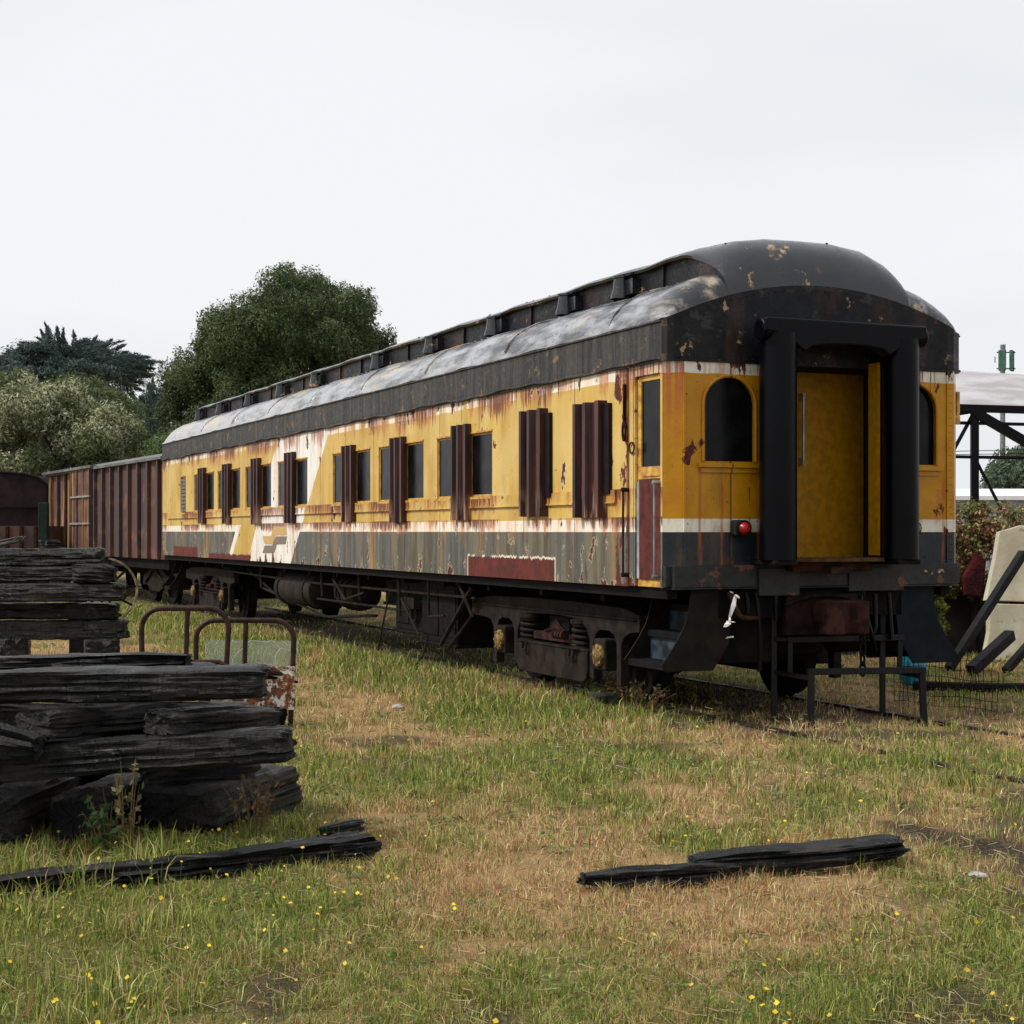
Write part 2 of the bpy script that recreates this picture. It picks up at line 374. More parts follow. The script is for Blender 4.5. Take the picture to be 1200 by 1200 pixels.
# ------------------------------------------------------------------ coach paints (object coordinates: x along the coach, -y across, z up)
def coach_paint(name, end=False):
    g = G(name, .55)
    x = g.ma('MULTIPLY', g.y, -1.0) if end else g.x
    z = g.z
    A = g.v(g.mul(x, 1.0), g.mul(g.y, 1.0) if not end else 0.0, z)
    fine = g.noise(A, 28, 5, .6); mid = g.noise(A, 4.5, 6, .6); big = g.noise(A, 1.1, 4)
    vs = g.noise(g.v(g.mul(x, 9.0), .3, g.mul(z, .55)), 1.0, 5, .65)     # vertical streaks
    vs2 = g.noise(g.v(g.mul(x, 3.2), 5.3, g.mul(z, .35)), 1.0, 4, .6)
    cell = g.white(g.ma('FLOOR', g.mul(x, 1/.43)))
    if end:
        yel = g.mix(g.st(mid, .3, .7), (192, 136, 12), (178, 120, 8))
        low = g.mix(g.st(mid, .35, .65), (28, 36, 42), (40, 48, 54))
        wht = g.mix(g.st(mid, .4, .7), (226, 222, 208), (200, 190, 168))
    else:
        yel = g.mix(g.st(vs2, .3, .7), (208, 174, 90), (182, 146, 64))
        yel = g.mix(g.mul(g.st(big, .4, .65), .6), yel, (214, 188, 122))
        l0 = g.mix(g.st(cell, .2, .8), (92, 96, 96), (112, 106, 90))
        low = g.mix(g.st(vs, .40, .66), l0, (76, 70, 58))
        low = g.mix(g.mul(g.st(g.noise(g.v(g.mul(x, 14.), 1., g.mul(z, 2.2)), 1.0, 4), .58, .66), .7), low, (58, 56, 50))
        low = g.mix(g.mul(g.mul(g.st(g.noise(g.v(g.mul(x, 1.7), 9., g.mul(z, .5)), 1.0, 3), .55, .68), g.st(vs, .34, .6)), .8), low, (164, 126, 82))
        wht = g.mix(g.st(vs, .4, .7), (236, 230, 216), (226, 190, 156))
    band = g.mul(g.gt(z, 1.592), g.lt(z, 1.71))
    lowm = g.lt(z, 1.592)
    topm = g.gt(g.addm(z, g.mul(g.sub(mid, .5), .03)), 2.995)
    c = g.mix(lowm, yel, low)
    c = g.mix(band, c, wht)
    wstreak = 0.0
    if end:
        c = g.mix(topm, c, wht)
    else:
        c = g.mix(g.mul(topm, g.st(vs2, .62, .50)), c, wht)
        lb = g.sub(x, g.mad(g.sub(3.05, z), 1.1, 10.5))            # >0 beyond the right edge
        rb = g.sub(g.mad(g.sub(3.0, z), 1.0, 13.55), x)
        diag = g.mul(g.gt(lb, 0), g.gt(rb, 0))
        ys = g.mul(g.mul(g.lt(rb, 0.001), g.gt(g.mad(g.sub(1.7, z), 1.2, 16.0), x)), g.lt(z, 1.72))
        wl = g.mul(g.mul(g.gt(x, g.mad(g.sub(1.7, z), 1.2, 16.0)), g.lt(x, g.mad(g.sub(1.7, z), 1.2, 16.28))), g.lt(z, 1.7))
        c = g.mix(ys, c, yel); c = g.mix(g.mx(diag, wl), c, g.mix(g.st(vs, .45, .7), (232, 230, 224), (222, 200, 172)))
    # panel seams with rust
    xs = x if end else x
    fr = g.ma('FRACT', g.mul(x, 1/1.29)); seam = g.st(g.ma('ABSOLUTE', g.sub(fr, .5)), .010, .003)
    # rust run down from the eaves, sills and the white band
    def below(top, length):      # 1 right under top fading to 0
        return g.mul(g.lt(z, top), g.st(z, top-length, top))
    src = g.mx(g.mx(below(3.10, .55), g.mul(below(1.99, .42), .95)), g.mx(g.mul(below(1.73, .30), .95), g.mul(below(2.7, .5), .2)))
    src = g.mul(g.mul(g.mx(src, .25 if not end else .18), g.mad(g.st(g.noise(g.v(g.mul(x, .8), 2., g.mul(z, .4)), 1.0, 3), .35, .62), .85, .45)), 1.22 if not end else .75)
    th = g.sub(.80, g.mul(src, .36))
    st1 = g.st(g.sub(vs, th), -.03, .10)
    orange = g.mix(g.st(fine, .4, .6), (190, 112, 62), (158, 82, 44))
    c = g.mix(g.mul(st1, .60 if not end else .5), c, orange)
    st2 = g.st(g.sub(g.noise(g.v(g.mul(x, 22.), 2., g.mul(z, .8)), 1.0, 4, .6), g.sub(.86, g.mul(src, .30))), -.02, .05)
    c = g.mix(g.mul(st2, .85), c, (92, 42, 28))
    # rust blisters / scabs
    pn = g.noise(g.v(g.mul(x, 1.5), g.y, z), 2.5, 7, .64)
    edgeb = g.mx(g.st(z, 1.34, 1.10), g.mul(g.st(z, 2.9, 3.1), .7))
    sc_ = g.st(g.addm(pn, g.mul(edgeb, .055 if end else .07)), .618, .638)
    ring = g.st(g.addm(pn, g.mul(edgeb, .055 if end else .07)), .600, .620)
    c = g.mix(g.mul(ring, .55), c, (222, 206, 180)) if not end else c
    c = g.mix(sc_, c, g.mix(g.st(fine, .4, .6), (96, 46, 36), (66, 34, 30)))
    sp = g.mx(g.st(g.noise(A, 17, 3, .5), .685, .72), g.mul(g.st(g.noise(A, 42, 2, .5), .68, .72), g.st(big, .42, .6))); c = g.mix(g.mul(sp, .85), c, (52, 38, 32))
    c = g.mix(g.mul(g.st(g.noise(g.v(g.mul(x, 2.6), 7., g.mul(z, .9)), 1.0, 6, .7), .50, .70), .45), c, (150, 112, 62) if not end else (110, 74, 24))
    if end:
        c = g.mix(g.mul(g.mul(g.lt(x, .17), g.st(z, 2.2, 3.0)), g.mul(g.st(g.noise(g.v(g.mul(x, 30.), 3., g.mul(z, .7)), 1.0, 4), .35, .55), .8)), c, (168, 88, 52))
        for xs0 in (.33, .55, .93, 2.33, 2.93): c = g.mix(g.mul(g.mul(g.st(g.ma('ABSOLUTE', g.sub(x, xs0)), .035, .0), g.lt(z, 2.2)), g.mul(g.st(g.noise(g.v(g.mul(x, 20.), 1., z), 2.2, 4), .42, .6), .7)), c, (160, 78, 30))
    c = g.mix(g.mul(seam, .75), c, (84, 50, 34))
    rz = 0.0
    if not end:
        rag = g.mul(g.sub(g.noise(g.v(g.mul(x, 9.), 0.0, z), 1.5, 5, .7), .5), .12)
        r1 = g.mul(g.mul(g.gt(x, 2.42), g.lt(x, 4.86)), g.lt(g.addm(z, rag), 1.315))
        r0 = g.mul(g.mul(g.mul(g.gt(x, 2.40), g.lt(x, 4.88)), g.lt(g.addm(z, rag), 1.338)), g.st(g.noise(g.v(g.mul(x, 6.), 4., z), 1.0, 3), .40, .47))
        r2 = g.mul(g.mul(g.gt(x, 15.3), g.lt(x, 18.6)), g.lt(g.addm(z, g.mul(rag, 1.6)), 1.19))
        r3 = g.mul(g.mul(g.gt(x, 19.6), g.lt(x, 22.0)), g.lt(g.addm(z, g.mul(rag, 1.6)), 1.29))
        r4 = g.st(g.addm(pn, g.mul(g.mul(g.gt(x, .75), g.st(x, 1.35, .78)), .17)), .66, .69)
        c = g.mix(r0, c, (214, 206, 186)); rz = g.mx(g.mx(r1, r2), g.mx(r3, r4))
        c = g.mix(rz, c, g.mix(g.st(mid, .35, .65), (104, 44, 38), (78, 36, 32)))
        c = g.mix(g.mul(g.mul(g.lt(x, .79), g.gt(x, .73)), .8), c, (96, 48, 30))
    g.col(c)
    rust_all = g.mx(sc_, rz)
    g.rgh(g.mad(rust_all, .3, .5) if not end else g.mad(rust_all, .35, .38)); g.p.inputs['Specular IOR Level'].default_value = .3
    seamg = g.st(g.ma('ABSOLUTE', g.sub(fr, .5)), .012, .004)
    h = g.addm(g.addm(g.mul(fine, .25), g.mul(mid, .6)), g.addm(g.mul(seamg, -.6), g.mul(rust_all, -.35)))
    g.bump(h, .55, .012)
    return g.m

def black_paint(name, streaky=False, gloss=.38, flake=.5):
    g = G(name, gloss, spec=.7 if 'roof_paint' in name else .16)
    n = g.noise(scale=3.2, detail=6, rough=.6); f = g.noise(scale=26, detail=5, rough=.65); b = g.noise(scale=.9, detail=3)
    c = g.mix(g.st(n, .35, .65), (18, 19, 23), (30, 31, 34))
    if streaky:
        vs = g.noise(g.sc(10, 10, .5), 1.0, 5, .65); vs2 = g.noise(g.sc(2.2, 2.2, .3, 3.), 1.0, 4, .6)
        c = g.mix(g.st(vs, .35, .7), (50, 50, 52), (76, 74, 70))
        c = g.mix(g.mul(g.mul(g.st(vs2, .54, .68), g.st(vs, .42, .64)), .6), c, (124, 92, 62))
        c = g.mix(g.mul(g.st(g.noise(g.sc(24, 24, 1.1, 9.), 1.0, 3), .58, .66), .7), c, (36, 34, 34))
    m = g.st(g.addm(g.mul(n, .55), g.mul(b, .45)), .60 if flake > .4 else .66, .645 if flake > .4 else .70)
    m = g.mul(m, g.st(f, .36, .5))
    if name == 'lower_roof_paint':      # wet sky sheen painted in as pale patches, thinner towards the near end
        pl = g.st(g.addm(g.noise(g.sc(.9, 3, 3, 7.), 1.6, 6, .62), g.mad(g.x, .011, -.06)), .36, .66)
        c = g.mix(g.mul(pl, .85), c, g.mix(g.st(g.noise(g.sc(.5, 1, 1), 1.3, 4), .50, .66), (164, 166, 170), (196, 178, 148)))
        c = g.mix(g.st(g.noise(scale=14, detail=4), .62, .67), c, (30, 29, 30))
    c = g.mix(m, c, g.mix(g.st(f, .45, .6), (206, 176, 128), (160, 122, 68)))
    if name != 'lower_roof_paint':
        fl = g.st(g.noise(g.sc(1.2, 1.2, 1.2, 21.), 3.6, 7, .72), .62 if not streaky else .57, .66 if not streaky else .63)
        c = g.mix(g.mul(fl, .85), c, (176, 148, 108) if not streaky else (128, 104, 78))
    if name == 'black_end_paint':
        c = g.mix(g.mul(g.st(g.noise(g.sc(3, 3, .8, 5.), 1.0, 5, .6), .5, .66), .8), c, (58, 42, 36))
        c = g.mix(g.mul(g.st(g.noise(g.sc(2, 2, 3, 2.), 2.4, 6, .7), .55, .66), .7), c, (64, 64, 66))
    rs = g.st(g.noise(g.sc(1, 1, 1, 11.), 5.0, 6, .66), .66, .70)
    c = g.mix(rs, c, (74, 44, 34))
    g.col(c); g.rgh(g.mad(g.st(f, .35, .7), .22, gloss-.05)); g.bump(g.addm(g.mul(f, .25), g.addm(n, g.mul(m, -.4))), .10 if 'roof_paint' in name else .5, .012)
    return g.m

M_side = coach_paint('coach_side_paint'); M_end = coach_paint('coach_end_paint', True)
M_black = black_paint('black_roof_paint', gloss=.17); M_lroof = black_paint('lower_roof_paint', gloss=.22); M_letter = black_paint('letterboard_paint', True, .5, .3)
M_blackend = black_paint('black_end_paint', gloss=.42, flake=.2)
M_rubber = simple('black_diaphragm_rubber', (5, 6, 12), .34, var=.4, scale=5, bump=.15, bd=.006, spec=.12)
M_steel = simple('sooty_steel', (24, 22, 22), .75, var=.45, scale=7, bump=.5, bd=.006)
M_rail = simple('rail_steel', (62, 52, 46), .5, metal=.3, var=.4, scale=12)
M_bogie = simple('bogie_brown_grime', (46, 38, 34), .8, var=.4, scale=6, bump=.5, bd=.006)
M_tank = simple('tank_brown_grime', (52, 45, 40), .75, var=.35, scale=4, bump=.4)
M_rust = simple('dark_rust', (66, 38, 32), .8, var=.35, scale=8, bump=.5, c2=(34, 24, 22))
def cover_mat():
    g = G('rusty_cover_steel', .42, spec=.3)
    vs = g.noise(g.sc(14, 14, 1.0), 1.0, 5, .65); f = g.noise(scale=30, detail=4)
    c = g.mix(g.st(vs, .35, .65), (82, 46, 40), (44, 28, 28)); c = g.mix(g.mul(g.st(g.noise(g.sc(3, 3, .8, 4.), 1.5, 4), .56, .68), .7), c, (30, 28, 32))
    low = g.mul(g.st(g.z, 2.1, 1.75), g.st(g.noise(g.sc(16, 5, 1.2, 2.), 1.0, 3), .52, .60))
    c = g.mix(g.mul(low, .8), c, (176, 150, 132)); c = g.mix(g.mul(g.mul(low, g.st(f, .45, .6)), .8), c, (168, 82, 42))
    g.col(c); g.bump(g.addm(vs, f), .3, .006); return g.m
M_cover = cover_mat()
g = G('dark_window_glass', .08, spec=.14); g.col(g.mix(g.st(g.noise(scale=3, detail=4), .4, .7), (8, 9, 12), (24, 25, 28))); g.rgh(g.mad(g.noise(scale=5, detail=5), .35, .05)); M_glass = g.m
M_inside = simple('dark_interior', (34, 31, 30), .9)
M_gold = simple('greasy_yellow_cap', (150, 120, 58), .5, var=.4, scale=26, c2=(66, 50, 34))
M_chrome = simple('worn_bright_steel', (160, 160, 158), .35, metal=.8)
M_yelframe = simple('yellow_frame_paint', (206, 168, 70), .5, var=.3, scale=12, c2=(168, 112, 60))
M_yelin = simple('vestibule_yellow_paint', (184, 130, 12), .42, var=.14, scale=14, bump=.25)
M_redpanel = simple('red_oxide_panel', (98, 50, 48), .6, var=.25, scale=9)

# ------------------------------------------------------------------ the coach
ROT = math.atan2(.9245, -.3811)
coach = empty('passenger_coach', (1.352, 14.8, .12), ROT, 'yellow and white derelict railway passenger coach with black clerestory roof and rust streaks', 'train car')
LEN, WID = 23.2, 3.13
CV = WID/2
def q(t, v, z): return (t, -v, z)
def tz(px, py):       # a pixel on the side wall -> (along, up)
    k = 998.0/(px+217)
    return ((k-1)/.0626, 1.6+(622.5-py)*k/133.9)
def quadgrid(mb, xs, zs, hole, fn, mi=0):
    for i in range(len(xs)-1):
        for j in range(len(zs)-1):
            cx, cz = (xs[i]+xs[i+1])/2, (zs[j]+zs[j+1])/2
            if hole(cx, cz): continue
            mb.add([fn(xs[i], zs[j]), fn(xs[i+1], zs[j]), fn(xs[i+1], zs[j+1]), fn(xs[i], zs[j+1])], [(0, 1, 2, 3)], mi)

pair_c = [5.0, 7.27, 9.42, 12.55, 14.75, 16.93, 19.03]
wins = []
for c in pair_c:
    wins += [(c-.88, c-.20, 1.99, 2.70), (c+.20, c+.90, 1.99, 2.70)]
wins += [(1.17, 1.80, 1.99, 2.75), (2.5, 3.1, 1.99, 2.72), (20.75, 21.25, 1.97, 2.70)]
def side_wall(v, name):
    mb = MB(); sg = -1 if v < 1 else 1
    xs = sorted({.76, LEN} | {w[0] for w in wins} | {w[1] for w in wins} | set(np.arange(1, 23, 1.0)))
    zs = sorted({1.095, 3.10} | {w[2] for w in wins} | {w[3] for w in wins})
    hole = lambda a, b: any(w[0] < a < w[1] and w[2] < b < w[3] for w in wins)
    quadgrid(mb, xs, zs, hole, lambda a, b: q(a, v, b))
    for w in wins:      # reveals
        d = v+.035*(-sg)
        for a, b in (((w[0], w[2]), (w[1], w[2])), ((w[1], w[2]), (w[1], w[3])), ((w[1], w[3]), (w[0], w[3])), ((w[0], w[3]), (w[0], w[2]))):
            mb.add([q(a[0], v, a[1]), q(b[0], v, b[1]), q(b[0], d, b[1]), q(a[0], d, a[1])], [(0, 1, 2, 3)], 0)
    # belt rail strip, rivets
    o_ = v+.018*sg
    segs = [(1.0, 22.6)]
    for a, b in segs:
        mb.box(q(a, v+.002*sg, 1.875), q(b, o_, 1.985)); mb.box(q(a, v+.002*sg, 1.860), q(b, o_+.008*sg, 1.875))
    if v < 1:
        for s in np.arange(.9, 23.1, .43*3):
            for zz in np.arange(1.16, 1.56, .065): mb.rivet(q(s, v, zz), (0, 1, 0), .008)
        for s in np.arange(.8, 23.1, .11): mb.rivet(q(s, v, 1.125), (0, 1, 0), .008)
    return mb.build(name, M_side, coach, normals=False)
side_wall(0.0, 'side_wall'); side_wall(WID, 'side_wall')
for w in wins:
    t0, t1, z0, z1 = w
    mb = MB(); fw = .022
    for a, b in (((t0, z0), (t1, z0+fw)), ((t0, z1-fw), (t1, z1)), ((t0, z0+fw), (t0+fw, z1-fw)), ((t1-fw, z0+fw), (t1, z1-fw))):
        mb.box(q(a[0], .018, a[1]), q(b[0], .034, b[1]))
    mb.box(q(t0-.0, -.02, z0-.03), q(t1+.0, .03, z0-.002))
    mb.box(q(t0-.01, -.012, z1+.004), q(t1+.01, -.001, z1+.022))
    f_ = mb.build('window', M_yelframe, coach)
    MB().box(q(t0+fw, .024, z0+fw), q(t1-fw, .030, z1-fw)).build('pane', M_glass, f_)
# grey shutter in the small far window
mb = MB()
for k in range(9): mb.box(q(20.80, .0, 2.0+.075*k), q(21.2, .04, 2.055+.075*k))
mb.build('louvre', simple('grey_louvre', (120, 116, 112), .7), coach)

# rusty steel covers standing off the wall over each mullion
def cover(c, w, p, z0, z1):
    mb = MB(); h = w/2
    # folded profile (x along, y outwards): flanges, webs and a ridge
    pr = [(-h, 0), (-h, p), (-h*.72, p), (-h*.66, p*.35), (-h*.08, p*.35), (-h*.0, p*1.0), (h*.22, p*1.0), (h*.30, p*.35), (h*.74, p*.35), (h*.80, p), (h, p), (h, 0)]
    poly = [(c+a, b) for a, b in pr]
    mb.prism(poly, 'z', z0, z1)
    return mb.build('window_cover', M_cover, coach)
for c in pair_c: cover(c, .48, .075, 1.73+.02*math.sin(c*5), 2.81+.02*math.cos(c*9))
cover(1.49, .58, .095, 1.73, 2.83); cover(2.86, .55, .095, 1.75, 2.85)
# dark board edge showing behind the two nearest covers
for c in (1.17, 2.55): MB().box(q(c-.08, -.04, 1.95), q(c+.03, -.001, 2.80)).build('board', simple('dark_board', (34, 28, 32), .6), coach, bevel=.004)

# interior box so that the windows look into darkness
mb = MB(); mb.box(q(1.05, .12, 1.2), q(22.9, WID-.12, 3.08)); mb.build('interior', M_inside, coach)

# emblem
def poly_side(pts, off, name, m):
    mb = MB(); P2 = [tz(260+a/12, 590+b/12) for a, b in pts]
    mb.prism([(a, b) for a, b in P2], 'y', off, off+.003)
    return mb.build(name, m, coach)
def worn(name, c, c2):
    g = G(name, .6); n = g.noise(g.sc(10, 10, 1.2), 1.0, 5); g.col(g.mix(g.st(n, .35, .7), c, c2)); return g.m
poly_side([(725,325),(900,325),(914,445),(745,445),(715,575),(600,570),(568,458),(690,455)], .002, 'emblem', worn('emblem_tan', (190, 152, 84), (200, 168, 120)))
poly_side([(755,462),(914,462),(890,570),(768,575),(728,697),(568,695),(598,590),(708,590)], .002, 'emblem', worn('emblem_grey', (112, 106, 98), (134, 112, 92)))

# vestibule side door: frame strips, window, lower panels, handrails
mb = MB()
mb.box(q(.62, .002, 1.10), q(.76, .03, 3.10)); mb.box(q(.085, .004, 3.0), q(.62, .03, 3.10))
mb.build('door_surround', M_side, coach, bevel=.004)
mb = MB()
mb.box(q(.10, .03, 2.06), q(.62, .06, 2.18)); mb.box(q(.55, .03, 2.18), q(.62, .06, 2.98)); mb.box(q(.09, .03, 2.18), q(.115, .06, 2.98)); mb.box(q(.10, .03, 2.95), q(.6, .06, 3.0))
mb.box(q(.09, .03, 1.10), q(.62, .06, 1.19)); mb.box(q(.57, .03, 1.19), q(.62, .055, 2.06)); mb.box(q(.12, .022, 2.09), q(.5, .032, 2.16))
dr = mb.build('side_door', M_yelframe, coach, bevel=.004)
MB().box(q(.115, .045, 2.18), q(.55, .055, 2.95)).build('door_window', M_glass, dr)
MB().box(q(.09, .012, 1.17), q(.56, .045, 2.07)).build('lower_panel', M_redpanel, dr, bevel=.004)
MB().box(q(.56, .02, 1.17), q(.625, .04, 2.05)).build('light_edge', simple('grey_white_edge', (170, 172, 176), .6), dr)
for t_, z0, z1 in ((.75, 1.2, 1.98), (.13, 1.2, 2.03)):
    mb = MB(); mb.tube([q(t_, -.055, z0-.02), q(t_, -.055, z1+.02)], .011, 8)
    for z_ in (z0, z1): mb.cyl(q(t_, .02, z_), q(t_, -.07, z_), .02, 10)
    mb.build('grab_rail', M_rust if t_ > .5 else M_chrome, coach)
mb = MB()      # pull ring and latch left of the door
mb.tube([q(.66+.05*math.cos(a), -.012, 2.36+.05*math.sin(a)) for a in np.arange(0, 6.2, .5)], .008, 6, closed=True)
mb.tube([q(.80+.03*math.cos(a), -.02, 2.52+.09*math.sin(a)) for a in np.arange(0, 6.2, .5)], .012, 6, closed=True)
mb.box(q(.79, -.002, 2.55), q(.81, -.03, 2.95)); mb.build('latch', M_rust, coach)

# ---- end wall with arched windows and the doorway
def arch_pts(v0, v1, z0, z1, n=12):
    c = (v0+v1)/2; r = (v1-v0)/2; rz_ = r*.95
    return [(v0, z0)]+[(c-r*math.cos(math.pi*k/n), z1-rz_+rz_*math.sin(math.pi*k/n)) for k in range(n+1)]+[(v1, z0)]
def archz(v): return 3.47+.36*(1-abs(v/CV-1)**2.0)
aw = [(.36, .89, 2.22, 3.0-.02), (2.32, 2.85, 2.22, 3.0-.02)]
def end_sheet(t, name, mats, openings=True):
    mb = MB(); n = 12
    def qd(a, b, mi=0): mb.add([q(t, a[0], a[1]), q(t, b[0], a[1]), q(t, b[0], b[1]), q(t, a[0], b[1])], [(0, 1, 2, 3)], mi)
    cols = [.16, .36, .89, 1.09, 2.12, 2.32, 2.85, 3.05]
    for i in range(len(cols)-1):
        a, b = cols[i], cols[i+1]
        if openings and abs(a-1.09) < .01: qd((a, 1.12), (b, 1.30)); continue
        if openings and (abs(a-.36) < .01 or abs(a-2.32) < .01):
            w = aw[0] if a < 1 else aw[1]
            qd((a, 1.12), (b, w[2]))
            ap = arch_pts(*w)
            for p0, p1 in zip(ap[1:-2], ap[2:-1]):
                mb.add([q(t, p0[0], p0[1]), q(t, p1[0], p1[1]), q(t, p1[0], 3.105), q(t, p0[0], 3.105)], [(0, 1, 2, 3)])
            for p0, p1 in zip(ap, ap[1:]+ap[:1]):
                mb.add([q(t, *p0), q(t, *p1), q(t+.06, *p1), q(t+.06, *p0)], [(0, 1, 2, 3)])
            continue
        qd((a, 1.12), (b, 3.105))
    for (a, b) in ((.16, 0.), (3.05, WID)):
        tt = .08 if t < 1 else -.08
        mb.add([q(t, a, 1.12), q(t+tt, b, 1.12), q(t+tt, b, 3.105), q(t, a, 3.105)], [(0, 1, 2, 3)])
    # black upper part under the arched edge
    vs_ = np.linspace(0, WID, 41)
    for a, b in zip(vs_[:-1], vs_[1:]):
        ta, tb = t-.012+.07*max(0, 1-min(a, WID-a)/.1), t-.012+.07*max(0, 1-min(b, WID-b)/.1)
        mb.add([q(ta, a, 3.095), q(tb, b, 3.095), q(tb, b, archz(b)), q(ta, a, archz(a))], [(0, 1, 2, 3)], 1)
    mb.add([q(t-.012, .1, 3.095), q(t-.012, WID-.1, 3.095), q(t, WID-.1, 3.095), q(t, .1, 3.095)], [(0, 1, 2, 3)], 1)
    if openings:
        for v_ in (.19, 3.0, 3.02):
            for z_ in np.arange(1.2, 3.05, .07): mb.rivet(q(t, v_, z_), (-1, 0, 0), .009)
        for v_ in np.arange(.12, 3.03, .075):
            mb.rivet(q(t-.012, v_, 3.13), (-1, 0, 0), .01, 1); mb.rivet(q(t-.012, v_, archz(v_)-.045), (-1, 0, 0), .01, 1)
        for v_ in (.2, .25, .75, 2.5, 2.95):
            for z_ in np.arange(3.2, archz(v_)-.1, .06): mb.rivet(q(t-.012, v_, z_), (-1, 0, 0), .009, 1)
        for v_ in np.arange(.2, 2.9, .09): mb.rivet(q(t, v_, 1.36), (-1, 0, 0), .009)
        mb.box(q(t-.014, .165, 1.12), q(t-.001, .185, 3.09)); mb.box(q(t-.014, 2.96, 1.12), q(t-.001, 2.973, 3.09))
    return mb.build(name, mats, coach, normals=False)
end_sheet(0.0, 'end_wall', [M_end, M_blackend]); end_sheet(LEN, 'end_wall', [M_end, M_blackend], False)
for w in aw:
    ap = arch_pts(*w, n=16)
    mb = MB(); mb.tube([q(-.006, a, b) for a, b in ap[1:-1]] and [q(-.008, a, b) for a, b in ap], .016, 6)
    mb.box(q(-.045, w[0]-.05, w[2]-.055), q(-.001, w[1]+.05, w[2]-.02)); mb.box(q(-.02, w[0]-.03, w[2]-.10), q(-.001, w[1]+.03, w[2]-.06))
    f_ = mb.build('arched_window', M_yelframe if False else M_end, coach)
    mb = MB(); mb.prism([(-a, b) for a, b in ap], 'x', .045, .055); mb.build('pane', M_glass, f_)
# corner post side face (rusty) and lower sill plates of the end
mb = MB()
mb.add([q(.078, .001, 1.10), q(.12, .001, 1.10), q(.12, .001, 3.10), q(.078, .001, 3.10)], [(0, 1, 2, 3)])
mb.build('corner_post', M_side, coach, normals=False)
g = G('end_sill_paint', .6); n = g.noise(scale=5, detail=6, rough=.65); c = g.mix(g.st(n, .4, .6), (12, 15, 19), (28, 30, 32))
c = g.mix(g.st(g.noise(g.sc(1, 1, 1, 3.), 4.5, 5, .6), .60, .64), c, (92, 56, 40)); c = g.mix(g.mul(g.st(g.noise(g.sc(1, 1, 1, 8.), 9, 4), .66, .69), g.gt(g.mul(g.y, -1.0), 2.3)), c, (176, 148, 110))
g.col(c).bump(n, .8, .02); M_sill = g.m
mb = MB(); mb.box(q(-.03, .06, 1.10), q(.10, 3.07, 1.30)); mb.box(q(.02, -.0, 1.105), q(.10, 3.13, 1.295)); mb.box(q(-.06, .9, 1.02), q(.04, 1.32, 1.27)); mb.box(q(-.05, 1.85, 1.05), q(.04, 2.45, 1.27))
mb.box(q(-.045, .05, 1.085), q(.1, 3.08, 1.099)); mb.build('end_sill', M_sill, coach, bevel=.01)

# doorway: closed door, jambs, threshold
mb = MB(); mb.box(q(.06, .93, 1.30), q(.92, .95, 3.1)); mb.box(q(.06, 2.60, 1.30), q(.92, 2.62, 3.1)); mb.box(q(.03, .95, 3.1), q(.92, 2.60, 3.13)); mb.box(q(.03, .95, 1.28), q(.92, 2.60, 1.33))
mb.build('vestibule_lining', M_steel, coach)
mb = MB(); mb.box(q(.55, .952, 1.34), q(.59, 2.598, 3.098))
for v_ in (1.42, 1.60):
    for z_ in np.arange(1.42, 2.2, .085): mb.rivet(q(.55, v_, z_), (-1, 0, 0), .009)
d_ = mb.build('end_door', M_yelin, coach)
mb = MB(); mb.tube([q(.48, 1.70, 2.27), q(.48, 1.70, 2.86)], .013, 8); mb.box(q(.47, 1.685, 2.22), q(.55, 1.715, 2.29)); mb.box(q(.47, 1.685, 2.84), q(.55, 1.715, 2.90)); mb.build('door_handle', M_chrome, d_)
mb = MB(); mb.box(q(-.0, 2.105, 1.34), q(.10, 2.14, 3.1)); mb.box(q(.0, 1.07, 1.34), q(.10, 1.085, 3.1)); mb.build('door_jamb', M_steel, coach)
MB().box(q(-.17, 2.085, 1.38), q(-.01, 2.103, 3.14)).build('jamb_panel', M_yelin, coach)
mb = MB(); mb.prism([(0.1, -1.08), (-.26, -1.10), (-.33, -1.33), (-.345, -1.61), (-.33, -1.88), (-.26, -2.10), (.1, -2.13)], 'z', 1.325, 1.36)
mb.build('threshold', simple('worn_brown_threshold', (92, 66, 42), .5, var=.4), coach, bevel=.008)
mb = MB(); mb.box(q(-.16, 1.18, 1.24), q(-.06, 2.03, 1.325)); mb.box(q(-.30, 1.5, 1.22), q(-.16, 1.7, 1.28)); mb.build('threshold_bracket', M_rust, coach, bevel=.008)

# diaphragm (gangway bellows): two padded columns and the top roll
for v0, v1 in ((.795, 1.125), (2.085, 2.415)):
    c = (v0+v1)/2; h = (v1-v0)/2; pl = []
    for k in range(24):
        a = 2*math.pi*k/24; pl.append((-.28-h*math.sin(a), -(c-h*math.cos(a))))
    mb = MB(); mb.prism(pl, 'z', 1.345, 3.34, sm=True)
    col_ = mb.build('gangway_column', M_rubber, coach, sharp=50)
    mb = MB()
    wi = (1.075, 1.10) if c < 1.5 else (2.105, 2.13); mb.box(q(-.24, wi[0], 1.345), q(-.0, wi[1], 3.3))
    mb.build('web_plate', M_steel, col_, bevel=.004)
    mb = MB(); mb.box(q(-.42, c-.12, 1.30), q(-.02, c+.12, 1.344)); mb.build('column_foot', M_steel, col_, bevel=.01)
out = [(.76, 3.47), (2.45, 3.46), (2.45, 3.34), (2.38, 3.325), (2.26, 3.30), (2.14, 3.23), (2.06, 3.18), (2.03, 3.18), (1.97, 3.225), (1.80, 3.245), (1.605, 3.25), (1.41, 3.245), (1.24, 3.225), (1.18, 3.18), (1.15, 3.18), (1.07, 3.23), (.95, 3.31), (.83, 3.335), (.76, 3.34)]
mb = MB(); mb.prism([(-a, b) for a, b in out], 'x', -.41, -.28)
